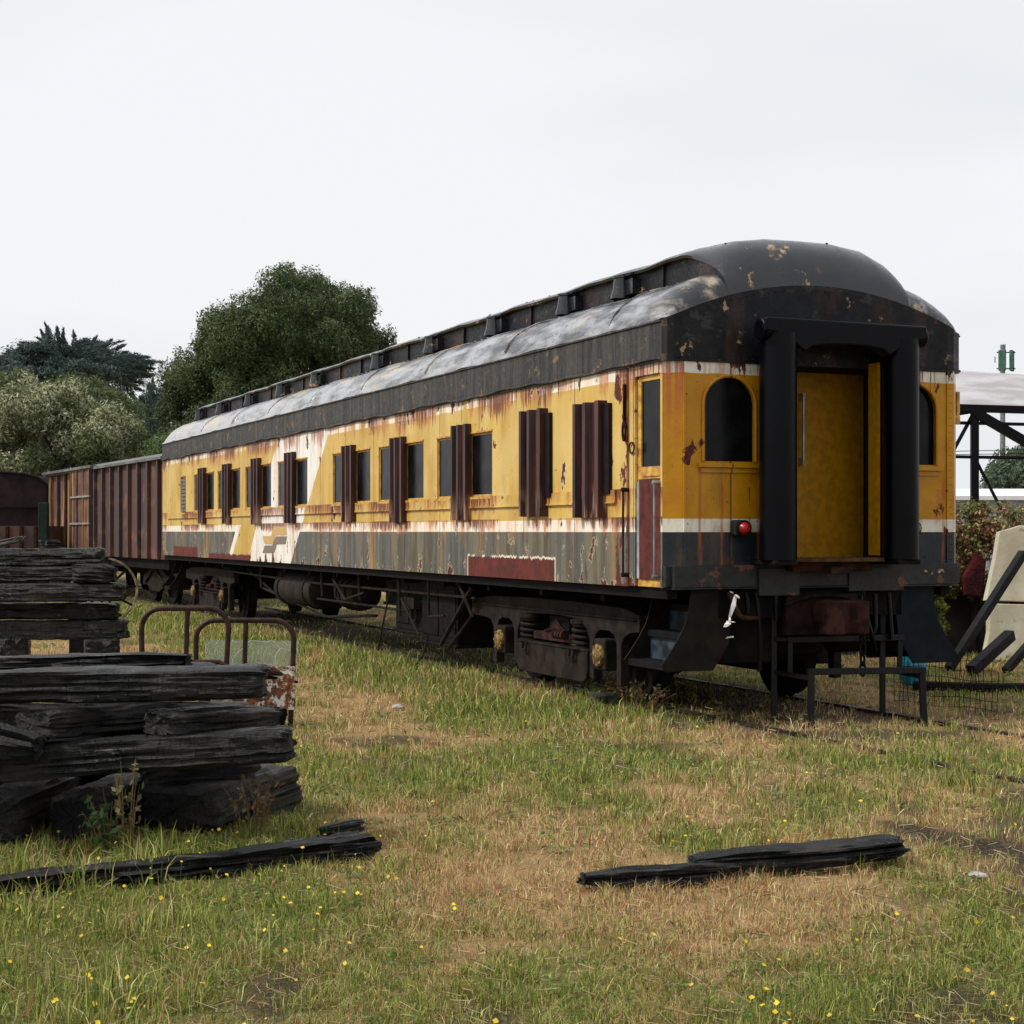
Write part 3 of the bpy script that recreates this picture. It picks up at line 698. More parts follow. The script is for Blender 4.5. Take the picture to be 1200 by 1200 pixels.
mb.tube([q(-.31, .745, 3.372), q(-.31, 1.6, 3.372), q(-.31, 2.47, 3.368)], .10, 18)
mb.box(q(-.26, 1.06, 3.36), q(-.01, 2.14, 3.45))
mb.build('gangway_hood', M_rubber, coach, bevel=.02, seg=3)

# lamps on the end, right-hand bracket lamp
def lamp(v, red):
    mb = MB(); mb.box(q(-.10, v-.06, 1.56), q(-.012, v+.06, 1.70)); 
    b_ = mb.build('tail_lamp', M_sill if red else M_yelframe, coach, bevel=.015)
    Mx = Matrix.Translation(q(-.10, v+.02, 1.625)) @ Matrix.Rotation(-math.pi/2, 4, 'Y')
    m2 = MB(); m2.lathe([(.0, .075), (.03, .07), (.052, .045), (.062, 0.0)], Mx, 20)
    m2.build('lens', simple('red_lens', (176, 22, 28), .3, bump=0, var=.3) if red else simple('dull_lens', (140, 124, 100), .3), b_)
    m3 = MB(); m3.lathe([(.062, -.01), (.072, -.01), (.074, .025), (.064, .03)], Mx, 20); m3.build('lens_ring', M_steel, b_)
lamp(.69, True); lamp(2.50, False)
mb = MB(); mb.box(q(.10, 3.12, 2.62), q(.16, 3.20, 2.70)); mb.tube([q(.13, 3.18, 2.68), q(.13, 3.19, 2.74), q(.13, 3.19, 2.93)], .022, 8); mb.build('lamp_bracket', M_yelframe, coach, bevel=.005)

# ---- letterboard along the eaves, drip rail
for v, sg in ((0., -1), (WID, 1)):
    mb = MB(); o_ = v+.02*sg
    N = 120; ts = np.linspace(.058, LEN-.058, N+1)
    for a, b in zip(ts[:-1], ts[1:]):
        mb.add([q(a, o_, 3.095), q(b, o_, 3.095), q(b, o_, 3.46), q(a, o_, 3.46)], [(0, 1, 2, 3)])
    mb.add([q(.058, o_, 3.095), q(.058, o_, 3.47), q(.03, v+.05*-sg, 3.47), q(.03, v+.05*-sg, 3.095)], [(0, 1, 2, 3)])
    mb.add([q(.06, o_, 3.095), q(LEN-.06, o_, 3.095), q(LEN-.06, v, 3.095), q(.06, v, 3.095)], [(0, 1, 2, 3)])
    pts = [q(t_, o_+(.012+.01*math.sin(t_*3.1)*math.sin(t_*.9))*sg, 3.115+.010*math.sin(t_*2.3)+.007*math.sin(t_*7.1)) for t_ in np.linspace(.06, LEN-.06, 180)]
    mb.tube(pts, .013, 6)
    mb.tube([q(.06, o_+.006*sg, 3.45), q(LEN-.06, o_+.006*sg, 3.45)], .012, 6)
    if v < 1:
        for t_ in np.arange(.1, LEN-.1, .085): mb.rivet(q(t_, o_, 3.15), (0, 1, 0), .009); 
        for t_ in np.arange(.1, LEN-.1, .085): mb.rivet(q(t_, o_, 3.42), (0, 1, 0), .009)
        for t_ in np.arange(.1, 1.0, .09):
            for z_ in (3.28, 3.34): mb.rivet(q(t_, o_, z_+.02*math.sin(t_*40)), (0, 1, 0), .009)
    mb.build('letterboard', M_letter, coach, normals=False)

# ---- roof: lower decks, clerestory sides, upper deck, blended into hoods at both ends
ldeck = [(0.0, 3.46), (.02, 3.53), (.07, 3.62), (.15, 3.71), (.26, 3.79), (.40, 3.86), (.55, 3.905), (.66, 3.925)]
wall_ = [(.66, 3.925), (.66, 4.15)]
udeck = [(.60, 4.15), (.59, 4.175), (.62, 4.20), (.75, 4.245), (.98, 4.30), (1.25, 4.32), (CV, 4.32)]
hv_ = [.60, .61, .64, .72, .92, 1.22, CV]
def dome(v): return 3.90+.41*(1-min(1, (CV-v)/(CV-.57))**3.4)**.5
def ease(x): x = max(0, min(1, x)); return math.sqrt(1-(1-x)**2)
def sm(x): x = max(0, min(1, x)); return x*x*(3-2*x)
def prof(t):
    d = min(t, LEN-t)+.012
    s = ease(d/.50); b = ease(d/.34); bw = sm((d-.25)/.6)
    P = []
    for (v, z) in ldeck:
        vv = v*(1-.09*(1-bw)*(v/.66)); P.append((vv, archz(vv)*(1-b)+z*b))
    wv = P[-1][0]
    P.append(P[-1])
    top = archz(.6)+(dome(.60)-archz(.6))*s
    P.append((wv, max(P[-1][1], top*(1-bw)+4.15*bw)))
    for (v, z), hv in zip(udeck, hv_):
        hz = archz(hv)+(dome(hv)-archz(hv))*s
        P.append((hv*(1-bw)+v*bw, hz*(1-bw)+z*bw))
    return P
ts = np.concatenate([[-.012, -.006, .0, .01, .025, .05, .09, .14, .2, .26], np.arange(.32, 2.0, .08), np.arange(2.2, LEN-2.1, .35), LEN-np.arange(.32, 2.0, .08)[::-1], LEN-np.array([.26, .2, .14, .09, .05, .025, .01, 0, -.006, -.012])])
PR = [prof(t_) for t_ in ts]
def sheet(i0, i1, name, mat):
    for side in (0, 1):
        mb = MB(); n = i1-i0+1; vs_ = []
        for t_, P in zip(ts, PR):
            sag = .008*math.sin(t_*2.9)+.006*math.sin(t_*6.7)
            for (v, z) in P[i0:i1+1]:
                v_ = v-.03*(1 if v < .01 else 0)
                vs_.append(q(t_+(.07*max(0, 1-v/.1)*(1 if t_ < 1 else -1)*max(0, 1-min(t_+.012, LEN+.012-t_)/.3)), (v_ if not side else WID-v_), z+sag*(1 if 1.0 < t_ < LEN-1 else 0)))
        fs = [(i*n+j, (i+1)*n+j, (i+1)*n+j+1, i*n+j+1) for i in range(len(ts)-1) for j in range(n-1)]
        mb.add(vs_, fs, 0, True)
        if name == 'lower_roof' and side == 0:
            for t_ in np.arange(.1, LEN-.1, .12): mb.rivet(q(t_, .012, 3.51), (0, 1, .4), .01); 
            for t_ in np.arange(1.2, LEN-1, 2.6):
                mb.tube([q(t_, v-.004, z+.006) for v, z in ldeck[1:]], .008, 4)
            for t_ in np.arange(.3, 22.8, .21):
                mb.rivet(q(t_, .60+.02*math.sin(t_*30), 3.925), (0, .3, 1), .016)
        mb.build(name, mat, coach, normals=False, sharp=50)
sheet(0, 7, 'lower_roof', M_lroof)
sheet(8, 9, 'clerestory_side', M_blackend)
sheet(9, 16, 'upper_roof', M_black)
mb = MB()      # small bumps, bolts and droppings along the crest
for k in range(160):
    t_ = random.uniform(.3, 22.5); v_ = random.uniform(.66, 1.7) if t_ > 1.6 else random.uniform(.8, 2.4)
    P = prof(t_); vv = min(v_, WID-v_); zz = np.interp(vv, [p[0] for p in P[10:]], [p[1] for p in P[10:]])
    mb.rivet(q(t_, v_, zz), (0, 0, 1), random.uniform(.012, .03))
mb.build('roof_bolts', M_blackend, coach, normals=False)
# clerestory mullions and ventilators
vt = [2.05, 3.41, 5.5, 7.7, 9.98, 13.2, 15.4, 17.7, 20.1, 22.1]
for t_ in sorted(set([round(a, 2) for a in np.arange(1.3, 22.6, 1.08)])):
    if min(abs(t_-a) for a in vt) < .2: continue
    MB().box(q(t_-.018, .635, 3.93), q(t_+.018, .66, 4.15)).build('clerestory_strip', M_blackend, coach)
for t_ in vt:
    mb = MB(); Mx = Matrix.Translation(q(t_, .56, 3.92))
    mb.lathe([(.0, .225), (.085, .225), (.085, .205), (.072, .20), (.085, .09), (.105, .03), (.105, .0)], Mx, 14)
    mb.box(q(t_-.24, .57, 3.95), q(t_-.06, .659, 4.10))
    mb.build('ventilator', M_black, coach, sharp=40)
# ------------------------------------------------------------------ coach underframe and running gear
RZ = -.10                                    # rail top in coach coordinates
mb = MB()
mb.box(q(.10, .06, 1.0), q(LEN-.1, .16, 1.093)); mb.box(q(.10, WID-.16, 1.0), q(LEN-.1, WID-.06, 1.093))
mb.box(q(.12, .16, 1.06), q(LEN-.1, WID-.16, 1.09))
mb.box(q(.1, 1.25, .66), q(LEN-.1, 1.38, 1.06)); mb.box(q(.1, 1.67, .66), q(LEN-.1, 1.80, 1.06))
mb.box(q(.06, .55, .82), q(.22, 2.5, 1.06))
for t_ in np.arange(1.6, 22.5, 1.5): mb.box(q(t_, .16, .93), q(t_+.08, WID-.16, 1.06))
mb.build('underframe', M_steel, coach)
mb = MB()                                    # truss rods, pipes and rods hanging low
mb.tube([q(6.2, .30, .98), q(8.0, .34, .55), q(15.0, .34, .55), q(17.0, .30, .98)], .018, 6)
mb.tube([q(5.2, .22, .82), q(12.5, .24, .80), q(18, .22, .86)], .02, 6)
mb.tube([q(5.55, .14, 1.0), q(5.15, .16, .62), q(6.05, .2, .18)], .022, 6)
mb.tube([q(5.2, .18, .95), q(6.3, .2, .22)], .028, 6)
mb.tube([q(6.5, .10, 1.0), q(6.52, .12, .55), q(6.0, .13, .58)], .016, 6)
mb.tube([q(7.7, .12, 1.0), q(7.7, .14, .5)], .02, 6)
mb.tube([q(9.2, .12, .75), q(10.2, .15, .62), q(11, .2, .9)], .02, 6)
for t_ in (9.7, 10.9, 11.6, 15.4): mb.tube([q(t_, .2, 1.02), q(t_, .22, .62)], .025, 6)
mb.tube([q(15.4, .25, .62), q(12., .4, .28), q(9.8, .5, .4)], .022, 6)
mb.build('brake_rods', M_bogie, coach)
for (a, b, v_, z_, r_) in ((12.35, 14.5, .46, .66, .27), (10.6, 11.5, .6, .68, .24)):
    mb = MB(); mb.lathe([(0, -.03), (r_*.6, -.025), (r_*.95, 0), (r_, .05), (r_, b-a-.05), (r_*.95, b-a), (r_*.6, b-a+.025), (0, b-a+.03)], Matrix.Translation(q(a, v_, z_)) @ Matrix.Rotation(math.pi/2, 4, 'Y'), 24)
    for t_ in (a+.3, b-.3): mb.tube([q(t_, v_+(r_+.012)*math.cos(x_), z_+(r_+.012)*math.sin(x_)) for x_ in np.linspace(0, 6.28, 20)], .018, 5)
    mb.build('air_tank', M_tank, coach)
for (t0, t1, v0, v1, z0, z1, m_) in ((6.0, 7.3, .30, .9, .22, .98, M_steel), (7.35, 8.5, .35, 1.0, .30, .98, M_steel), (8.6, 9.4, .5, 1.1, .62, .98, M_steel), (15.0, 16.2, .7, 1.4, .45, .98, M_steel), (9.3, 13.0, 1.9, 2.6, .3, .95, M_steel)):
    mb = MB(); mb.box(q(t0, v0, z0), q(t1, v1, z1)); mb.box(q(t0+.05, v0-.015, z0+.08), q((t0+t1)/2-.02, v0-.001, z1-.1)); mb.box(q((t0+t1)/2+.02, v0-.015, z0+.08), q(t1-.05, v0-.001, z1-.1))
    mb.box(q(t0-.03, v0-.03, z0-.04), q(t1+.03, v1, z0-.002))
    mb.build('equipment_box', m_, coach, bevel=.01)
mb = MB(); mb.tube([q(7.6+.1*math.cos(a), .30, .52+.1*math.sin(a)) for a in np.arange(0, 6.2, .5)], .02, 6, closed=True)
mb.box(q(7.4, .22, .60), q(7.8, .34, .74)); mb.tube([q(7.9, .2, .78), q(7.5, .1, .70), q(6.9, .12, .30)], .014, 6)
mb.tube([q(8.3, .2, .8), q(8.4, .12, .3), q(8.5, .1, .0)], .012, 6); mb.tube([q(6.8, .2, .3), q(6.7, .1, .05), q(6.95, .06, -.12)], .012, 6)
mb.build('brake_valve', M_bogie, coach)

def bogie(tc_):
    root = bpy.data.objects.new('bogie', None); S.collection.objects.link(root); root.parent = coach; root.location = (tc_, 0, 0)
    AX = 1.3; AZ = .38
    for s in (-AX, AX):
        for v_ in (CV-.835, CV+.835):
            mb = MB(); sg = 1 if v_ > 1.5 else -1
            Mx = Matrix.Translation(q(s, v_, AZ)) @ Matrix.Rotation(math.pi/2*sg, 4, 'X')
            mb.lathe([(.0, -.02), (.11, -.02), (.12, .03), (.14, .045), (.34, .03), (.38, .06), (.455, .065), (.46, -.04), (.47, -.055), (.50, -.06), (.50, -.085), (.4, -.09), (.36, -.03), (.14, -.03), (.12, -.06), (.0, -.06)], Mx, 36)
            mb.build('wheel', M_steel, root)
        mb = MB(); mb.cyl(q(s, .35, AZ), q(s, WID-.4, AZ), .075, 14); mb.build('axle', M_steel, root)
        for v_, sg in ((.36, -1), (WID-.36, 1)):
            mb = MB(); mb.box(q(s-.13, v_-.11, AZ-.15), q(s+.13, v_+.11, AZ+.16)); mb.build('axle_box', M_bogie, root, bevel=.02)
            Mx = Matrix.Translation(q(s, v_+.11*sg, AZ)) @ Matrix.Rotation(math.pi/2*(-sg)*-1, 4, 'X')
            mb = MB(); mb.lathe([(0, .05), (.05, .05), (.07, .04), (.072, .035), (.105, .03), (.112, .02), (.112, -.005)], Mx, 20)
            for k in range(6):
                a = k*math.pi/3; mb.cyl(Mx @ Vector((.09*math.cos(a), .09*math.sin(a), .02)), Mx @ Vector((.09*math.cos(a), .09*math.sin(a), .045)), .012, 6)
            mb.build('axle_cap', M_gold, root)
    for v_, sg in ((.36, -1), (WID-.36, 1)):
        a, b = v_-.05, v_+.05
        mb = MB()
        # top beam
        top = [(-2.05, .64), (-2.05, .80), (-1.7, .86), (-.6, .88), (.6, .88), (1.7, .86), (2.35, .80), (2.35, .62), (1.85, .60), (1.74, .58), (1.66, .50), (1.66, .10), (1.56, .10), (1.56, .50), (1.50, .585), (1.40, .62), (1.2, .62), (1.10, .585), (1.04, .50), (1.04, .10), (.94, .14), (.94, .50), (.86, .62), (.70, .70), (.2, .72),
               (-.2, .72), (-.70, .70), (-.86, .62), (-.94, .50), (-.94, .14), (-1.04, .10), (-1.04, .50), (-1.10, .585), (-1.2, .62), (-1.40, .62), (-1.50, .585), (-1.56, .50), (-1.56, .10), (-1.66, .10), (-1.66, .50), (-1.74, .58), (-1.85, .62)]
        mb.prism([(x_, z_) for x_, z_ in top], 'y', -a, -b)
        mb.tube([q(s_, (a if sg < 0 else b), .755) for s_ in (-2.0, 2.3)], .018, 6)
        mb.build('side_frame', M_bogie, root, bevel=.012)
        mb = MB()
        pl = [(-.93, .40), (.93, .40), (.93, .18), (.88, .10), (.80, .07), (-.80, .07), (-.88, .10), (-.93, .18)]
        mb.prism(pl, 'y', -(a-.02), -(a+.03) if True else 0); mb.box(q(-.9, a-.03, .385), q(.9, b+.05, .41))
        mb.build('spring_plank', M_bogie, root, bevel=.01)
        for s_ in (-.68, .68):
            mb = MB(); pts = [q(s_+.10*math.cos(x_), v_+.10*math.sin(x_), .425+.24*x_/(2*math.pi*4)) for x_ in np.linspace(0, 2*math.pi*4, 72)]
            mb.tube(pts, .022, 6); mb.cyl(q(s_, v_, .40), q(s_, v_, .43), .13, 16); mb.cyl(q(s_, v_, .66), q(s_, v_, .70), .13, 16)
            mb.build('coil_spring', M_bogie, root)
        mb = MB()
        for k in range(6):
            h_ = .56+.1*(k/5)
            mb.tube([q(-.42+.05*k, v_, .50+.012*k), q(0, v_, .58+.016*k), q(.42-.05*k, v_, .50+.012*k)], .012, 6)
        for k in range(4): mb.cyl(q(-.5+.07*k, v_-.12, .53), q(-.46+.07*k, v_-.12, .53), .05, 12)
        mb.box(q(-.55, v_-.02, .44), q(.55, v_+.06, .52))
        mb.build('leaf_spring', M_rust, root)
        for s_ in (-.62, .62):
            mb = MB(); mb.tube([q(s_-.05, a-.05, .40), q(s_-.05, a-.06, .31), q(s_+.05, a-.06, .31), q(s_+.05, a-.05, .40)], .016, 6); mb.build('hanger', M_bogie, root)
    mb = MB(); mb.box(q(-.25, .4, .45), q(.25, 2.65, .70)); mb.box(q(-1.9, .5, .55), q(-1.8, 2.5, .75)); mb.box(q(1.9, .5, .55), q(2.0, 2.5, .75)); mb.cyl(q(0, CV, .7), q(0, CV, 1.06), .3, 16)
    mb.build('bolster', M_steel, root)
    return root
bogie(3.2); bogie(19.9)

# end steps: curved cheek plates, treads and risers (both near corners, and plain ones at the far end)
M_step = simple('step_blue_grey', (60, 74, 86), .45, var=.45, scale=5, bump=.3, c2=(34, 36, 38))
M_cheekL = simple('step_plate_rusty', (34, 27, 24), .6, var=.45, scale=5, bump=.4)
M_cheekR = simple('step_plate_blue', (20, 28, 38), .5, var=.4, scale=5, bump=.3)
def steps(side, t0, t1, mc):
    V = (lambda v_: v_) if side == 0 else (lambda v_: WID-v_)
    root = bpy.data.objects.new('boarding_steps', None); S.collection.objects.link(root); root.parent = coach
    ch = [(.62, 1.08), (.27, 1.08), (.26, .92), (.21, .76), (.13, .62), (.03, .48), (-.02, .42), (.02, .36), (.50, .36), (.66, .60), (.70, .9)]
    for t_ in (t0, t1):
        mb = MB(); mb.prism([(-V(a), b) for a, b in ch], 'x', t_, t_+.015)
        mb.build('cheek_plate', mc, root, bevel=.003)
    mb = MB()
    for v_, z_ in ((.02, .40), (.22, .66), (.42, .90)):
        mb.box(q(t0+.015, V(v_), z_), q(t1, V(v_+.24), z_+.03)); mb.box(q(t0+.015, V(v_), z_-.03), q(t1, V(v_+.02), z_+.001))
    mb.build('tread', M_steel, root, bevel=.004)
    mb = MB()
    for v_, z_ in ((.25, .43), (.45, .69)): mb.box(q(t0+.015, V(v_), z_), q(t1, V(v_+.015), z_+.22))
    mb.build('riser', M_step, root)
steps(0, .06, .80, M_cheekL); steps(1, .06, .80, M_cheekR); steps(0, LEN-.8, LEN-.06, M_cheekL)

# coupler, buffer gear and hanging hoses on the near end
mb = MB(); mb.box(q(-.22, 1.48, .78), q(.3, 1.73, .98))
mb.prism([(-.50+.04, -1.44), (-.40, -1.38), (-.22, -1.42), (-.2, -1.80), (-.36, -1.84), (-.46, -1.79), (-.40, -1.71), (-.34, -1.66), (-.36, -1.56), (-.46, -1.54)], 'z', .68, .98)
mb.build('coupler', M_rust, coach, bevel=.015)
mb = MB(); mb.box(q(-.03, 1.2, .66), q(.05, 1.98, 1.03)); mb.tube([q(-.06, 1.17+.84*(a/10), 1.02-.08*abs(a/5-1)**2) for a in range(11)], .02, 6)
mb.build('coupler_housing', simple('coupler_brown', (44, 29, 25), .8, var=.5, scale=9), coach, bevel=.02)
mb = MB()
mb.box(q(.2, .5, .40), q(.34, 1.25, .95)); mb.box(q(1.0, .85, .35), q(1.3, 2.2, .7)); mb.cyl(q(.5, 2.0, .62), q(.5, 2.35, .62), .17, 18)
mb.box(q(.45, 1.05, .45), q(.9, 1.9, .95)); mb.build('draft_gear', M_steel, coach, bevel=.02)
for v_, pts in ((.62, [(.0, 0, 1.06), (-.04, .06, .9), (-.05, .10, .83), (-.04, .30, .82)]), (.80, [(0, 0, 1.05), (-.03, 0, .86)]), (.90, [(0, 0, 1.04), (-.06, .01, .72), (-.06, .0, .35)]), (1.08, [(-.03, 0, 1.03), (-.05, 0, .8)]), (1.98, [(-.02, 0, 1.03), (-.12, .05, .7), (-.04, .16, .5)]), (2.15, [(-.02, 0, 1.02), (-.1, -.05, .66), (-.05, -.14, .62)]), (2.3, [(-.02, 0, 1.03), (-.07, 0, .6)])):
    mb = MB(); P_ = [Vector(q(a, v_+b, c)) for a, b, c in pts]
    PP = []
    for i in range(len(P_)-1):
        for k in range(5): PP.append(P_[i].lerp(P_[i+1], k/5))
    PP.append(P_[-1]); PP = [PP[0]]+[(PP[i-1]+PP[i]*2+PP[i+1])/4 for i in range(1, len(PP)-1)]+[PP[-1]]
    mb.tube(PP, .022, 8); mb.build('air_hose', M_rust if v_ == .62 else M_rubber, coach)
# chain
ch = bpy.data.objects.new('chain', None); S.collection.objects.link(ch); ch.parent = coach
for k in range(8):
    z_ = 1.0-.092*k; mb = MB(); al = (k % 2)*math.pi/2
    mb.tube([q(-.28+.028*math.cos(a)*math.cos(al), 1.84+.028*math.cos(a)*math.sin(al), z_+.062*math.sin(a)) for a in np.arange(0, 6.2, .52)], .0105, 6, closed=True)
    mb.build('link', M_steel, ch)

# ------------------------------------------------------------------ rails of the coach's track
def world(t, v, z): return Vector((1.352-.3811*t+.9245*v, 14.8+.9245*t+.3811*v, z))
for v_, lab in ((CV-.838, 'left rail of the track running out from under the coach'), (CV+.838, 'right rail of the track emerging beside the black step frame')):
    mb = MB(); pr = [(-.06, -.06), (.06, -.06), (.06, -.05), (.012, -.035), (.012, .0), (.034, .008), (.034, .03), (-.034, .03), (-.034, .008), (-.012, 0), (-.012, -.035), (-.06, -.05)]
    P0_, P1_ = (-9.5, 60)
    vs_ = [world(tt, v_+a, b-.012+.008) for tt in (P0_, P1_) for a, b in pr]; n_ = len(pr)
    mb.add(vs_, [tuple(range(n_)), tuple(range(2*n_-1, n_-1, -1))]+[(i, n_+i, n_+(i+1) % n_, (i+1) % n_) for i in range(n_)])
    o = mb.build('rail', M_rail); tag(o, lab, 'rail')

# ------------------------------------------------------------------ white torn plastic tied under the coach end
M_plastic = simple('torn_white_plastic', (228, 228, 226), .5, bump=.2)
mb = MB(); A = at(862, 697, 14.72)
for i, (dx, dz, w, dx2, dz2) in enumerate([(0, 0, .03, -.05, -.19), (-.05, -.19, .015, -.06, -.24), (-.06, -.23, .04, -.09, -.28), (.0, .0, .02, .03, -.03), (-.07, -.23, .03, -.01, -.24), (-.07, -.38, .035, -.03, -.36), (-.02, .01, .012, -.05, .03)]):
    p0 = A+Vector((dx, 0, dz)); p1 = A+Vector((dx2, -.02, dz2)); m_ = (p0+p1)/2
    u = Vector((w, .01, 0)); mb.add([p0-u*.4, p0+u*.4, m_+u*.8+Vector((0, -.02, 0)), p1+u*.3, p1-u*.5, m_-u*.6], [(0, 1, 2, 5), (5, 2, 3, 4)])
o = mb.build('plastic_strip', M_plastic, normals=False); so_ = o.modifiers.new('thick', 'SOLIDIFY'); so_.thickness = .003
tag(o, 'torn strip of white plastic tied beneath the coach end by the steps', 'plastic strip')

# ------------------------------------------------------------------ black tubular step frame in front of the coach end
def sq(mb, a, b, w=.05):
    a = Vector(a); b = Vector(b); d = (b-a).normalized(); up = Vector((0, 0, 1)) if abs(d.z) < .9 else Vector((0, 1, 0))
    s_ = d.cross(up).normalized(); u = s_.cross(d); h = w/2
    vs_ = [p+s_*h*i+u*h*j for p in (a-d*0, b+d*0) for i, j in ((-1, -1), (1, -1), (1, 1), (-1, 1))]
    mb.add(vs_, [(0, 1, 2, 3), (7, 6, 5, 4), (0, 4, 5, 1), (1, 5, 6, 2), (2, 6, 7, 3), (3, 7, 4, 0)])
M_frame = simple('black_step_frame_paint', (10, 10, 15), .42, var=.35, scale=9, bump=.3, spec=.3)
fr = empty('step_frame', gr(950, 853), 0, 'black square tube two tier step frame standing in front of the coach doorway', 'step frame')
inv_ = Vector(fr.location)
def fpart(name, fn, m=M_frame, bevel=.004):
    mb = MB(); fn(mb); mb.v = [tuple(Vector(p)-inv_) for p in mb.v]; return mb.build(name, m, fr, bevel=bevel)
A1, A2 = gr(950.5, 853), gr(1083, 850); hz = .49; B1, B2 = gr(907, 843), gr(1034, 838)
C1 = B1+Vector((.13, -.10, 0)); C2 = B2+Vector((.14, -.10, 0))
fpart('leg', lambda m: sq(m, A1+Vector((0, 0, -.02)), A1+Vector((0, 0, hz-.026)), .055)); fpart('leg', lambda m: sq(m, A2+Vector((0, 0, -.02)), A2+Vector((-.02, 0, hz-.026)), .055))
fpart('tread_bar', lambda m: sq(m, A1+Vector((-.03, 0, hz)), A2+Vector((.01, 0, hz)), .055))
fpart('post', lambda m: sq(m, B1+Vector((0, 0, -.02)), B1+Vector((0, 0, 1.15)), .05)); fpart('post', lambda m: sq(m, B2+Vector((0, 0, -.02)), B2+Vector((0, 0, .98)), .05))
z2 = .735
fpart('tread_bar', lambda m: sq(m, C1+Vector((-.03, 0, z2)), C2+Vector((.03, 0, z2)), .055))
fpart('leg', lambda m: sq(m, C1+Vector((0, 0, .42)), C1+Vector((0, 0, z2-.028)), .045)); fpart('leg', lambda m: sq(m, C2+Vector((0, 0, .42)), C2+Vector((0, 0, z2-.028)), .045))
for a_, b_ in ((B1+Vector((.02, 0, .43)), A1+Vector((0, .03, .43))), (B2+Vector((.02, 0, .43)), A2+Vector((-.02, .03, .43))), (B1+Vector((0, -.02, z2)), C1+Vector((0, 0, z2))), (B2+Vector((0, -.02, z2)), C2+Vector((0, 0, z2)))):
    fpart('side_bar', lambda m: sq(m, a_, b_, .04))
for p in (A1, A2): fpart('foot_plate', lambda m: m.box(tuple(p+Vector((-.08, -.07, -.005))), tuple(p+Vector((.08, .07, .018)))), M_steel)

# ------------------------------------------------------------------ charred sleepers
def char_mat():
    g = G('charred_wood', .42, spec=.46)
    gr_ = g.noise(g.sc(1.3, 16, 16), 1.6, 8, .68); f = g.noise(g.sc(2.5, 34, 34), 2.0, 6, .7); b = g.noise(scale=2.2, detail=4)
    crk = g.noise(g.sc(16, 3, 3, .3), 2.0, 3)
    c = g.mix(g.st(gr_, .4, .68), (3, 3, 4), (15, 15, 17))
    c = g.mix(g.mul(g.st(b, .54, .66), g.st(f, .38, .6)), c, (46, 42, 38))
    c = g.mix(g.mul(g.st(g.noise(g.sc(1, 1, 1, 6.), 5, 4), .62, .68), g.st(f, .4, .55)), c, (74, 70, 66))
    g.col(c); g.rgh(g.mad(g.st(b, .38, .6), .30, .24)); g.bump(g.addm(g.addm(g.mul(gr_, 1.1), g.mul(f, .5)), g.mul(g.st(crk, .40, .46), .30)), 1.0, .024)
    return g.m
M_char = char_mat()
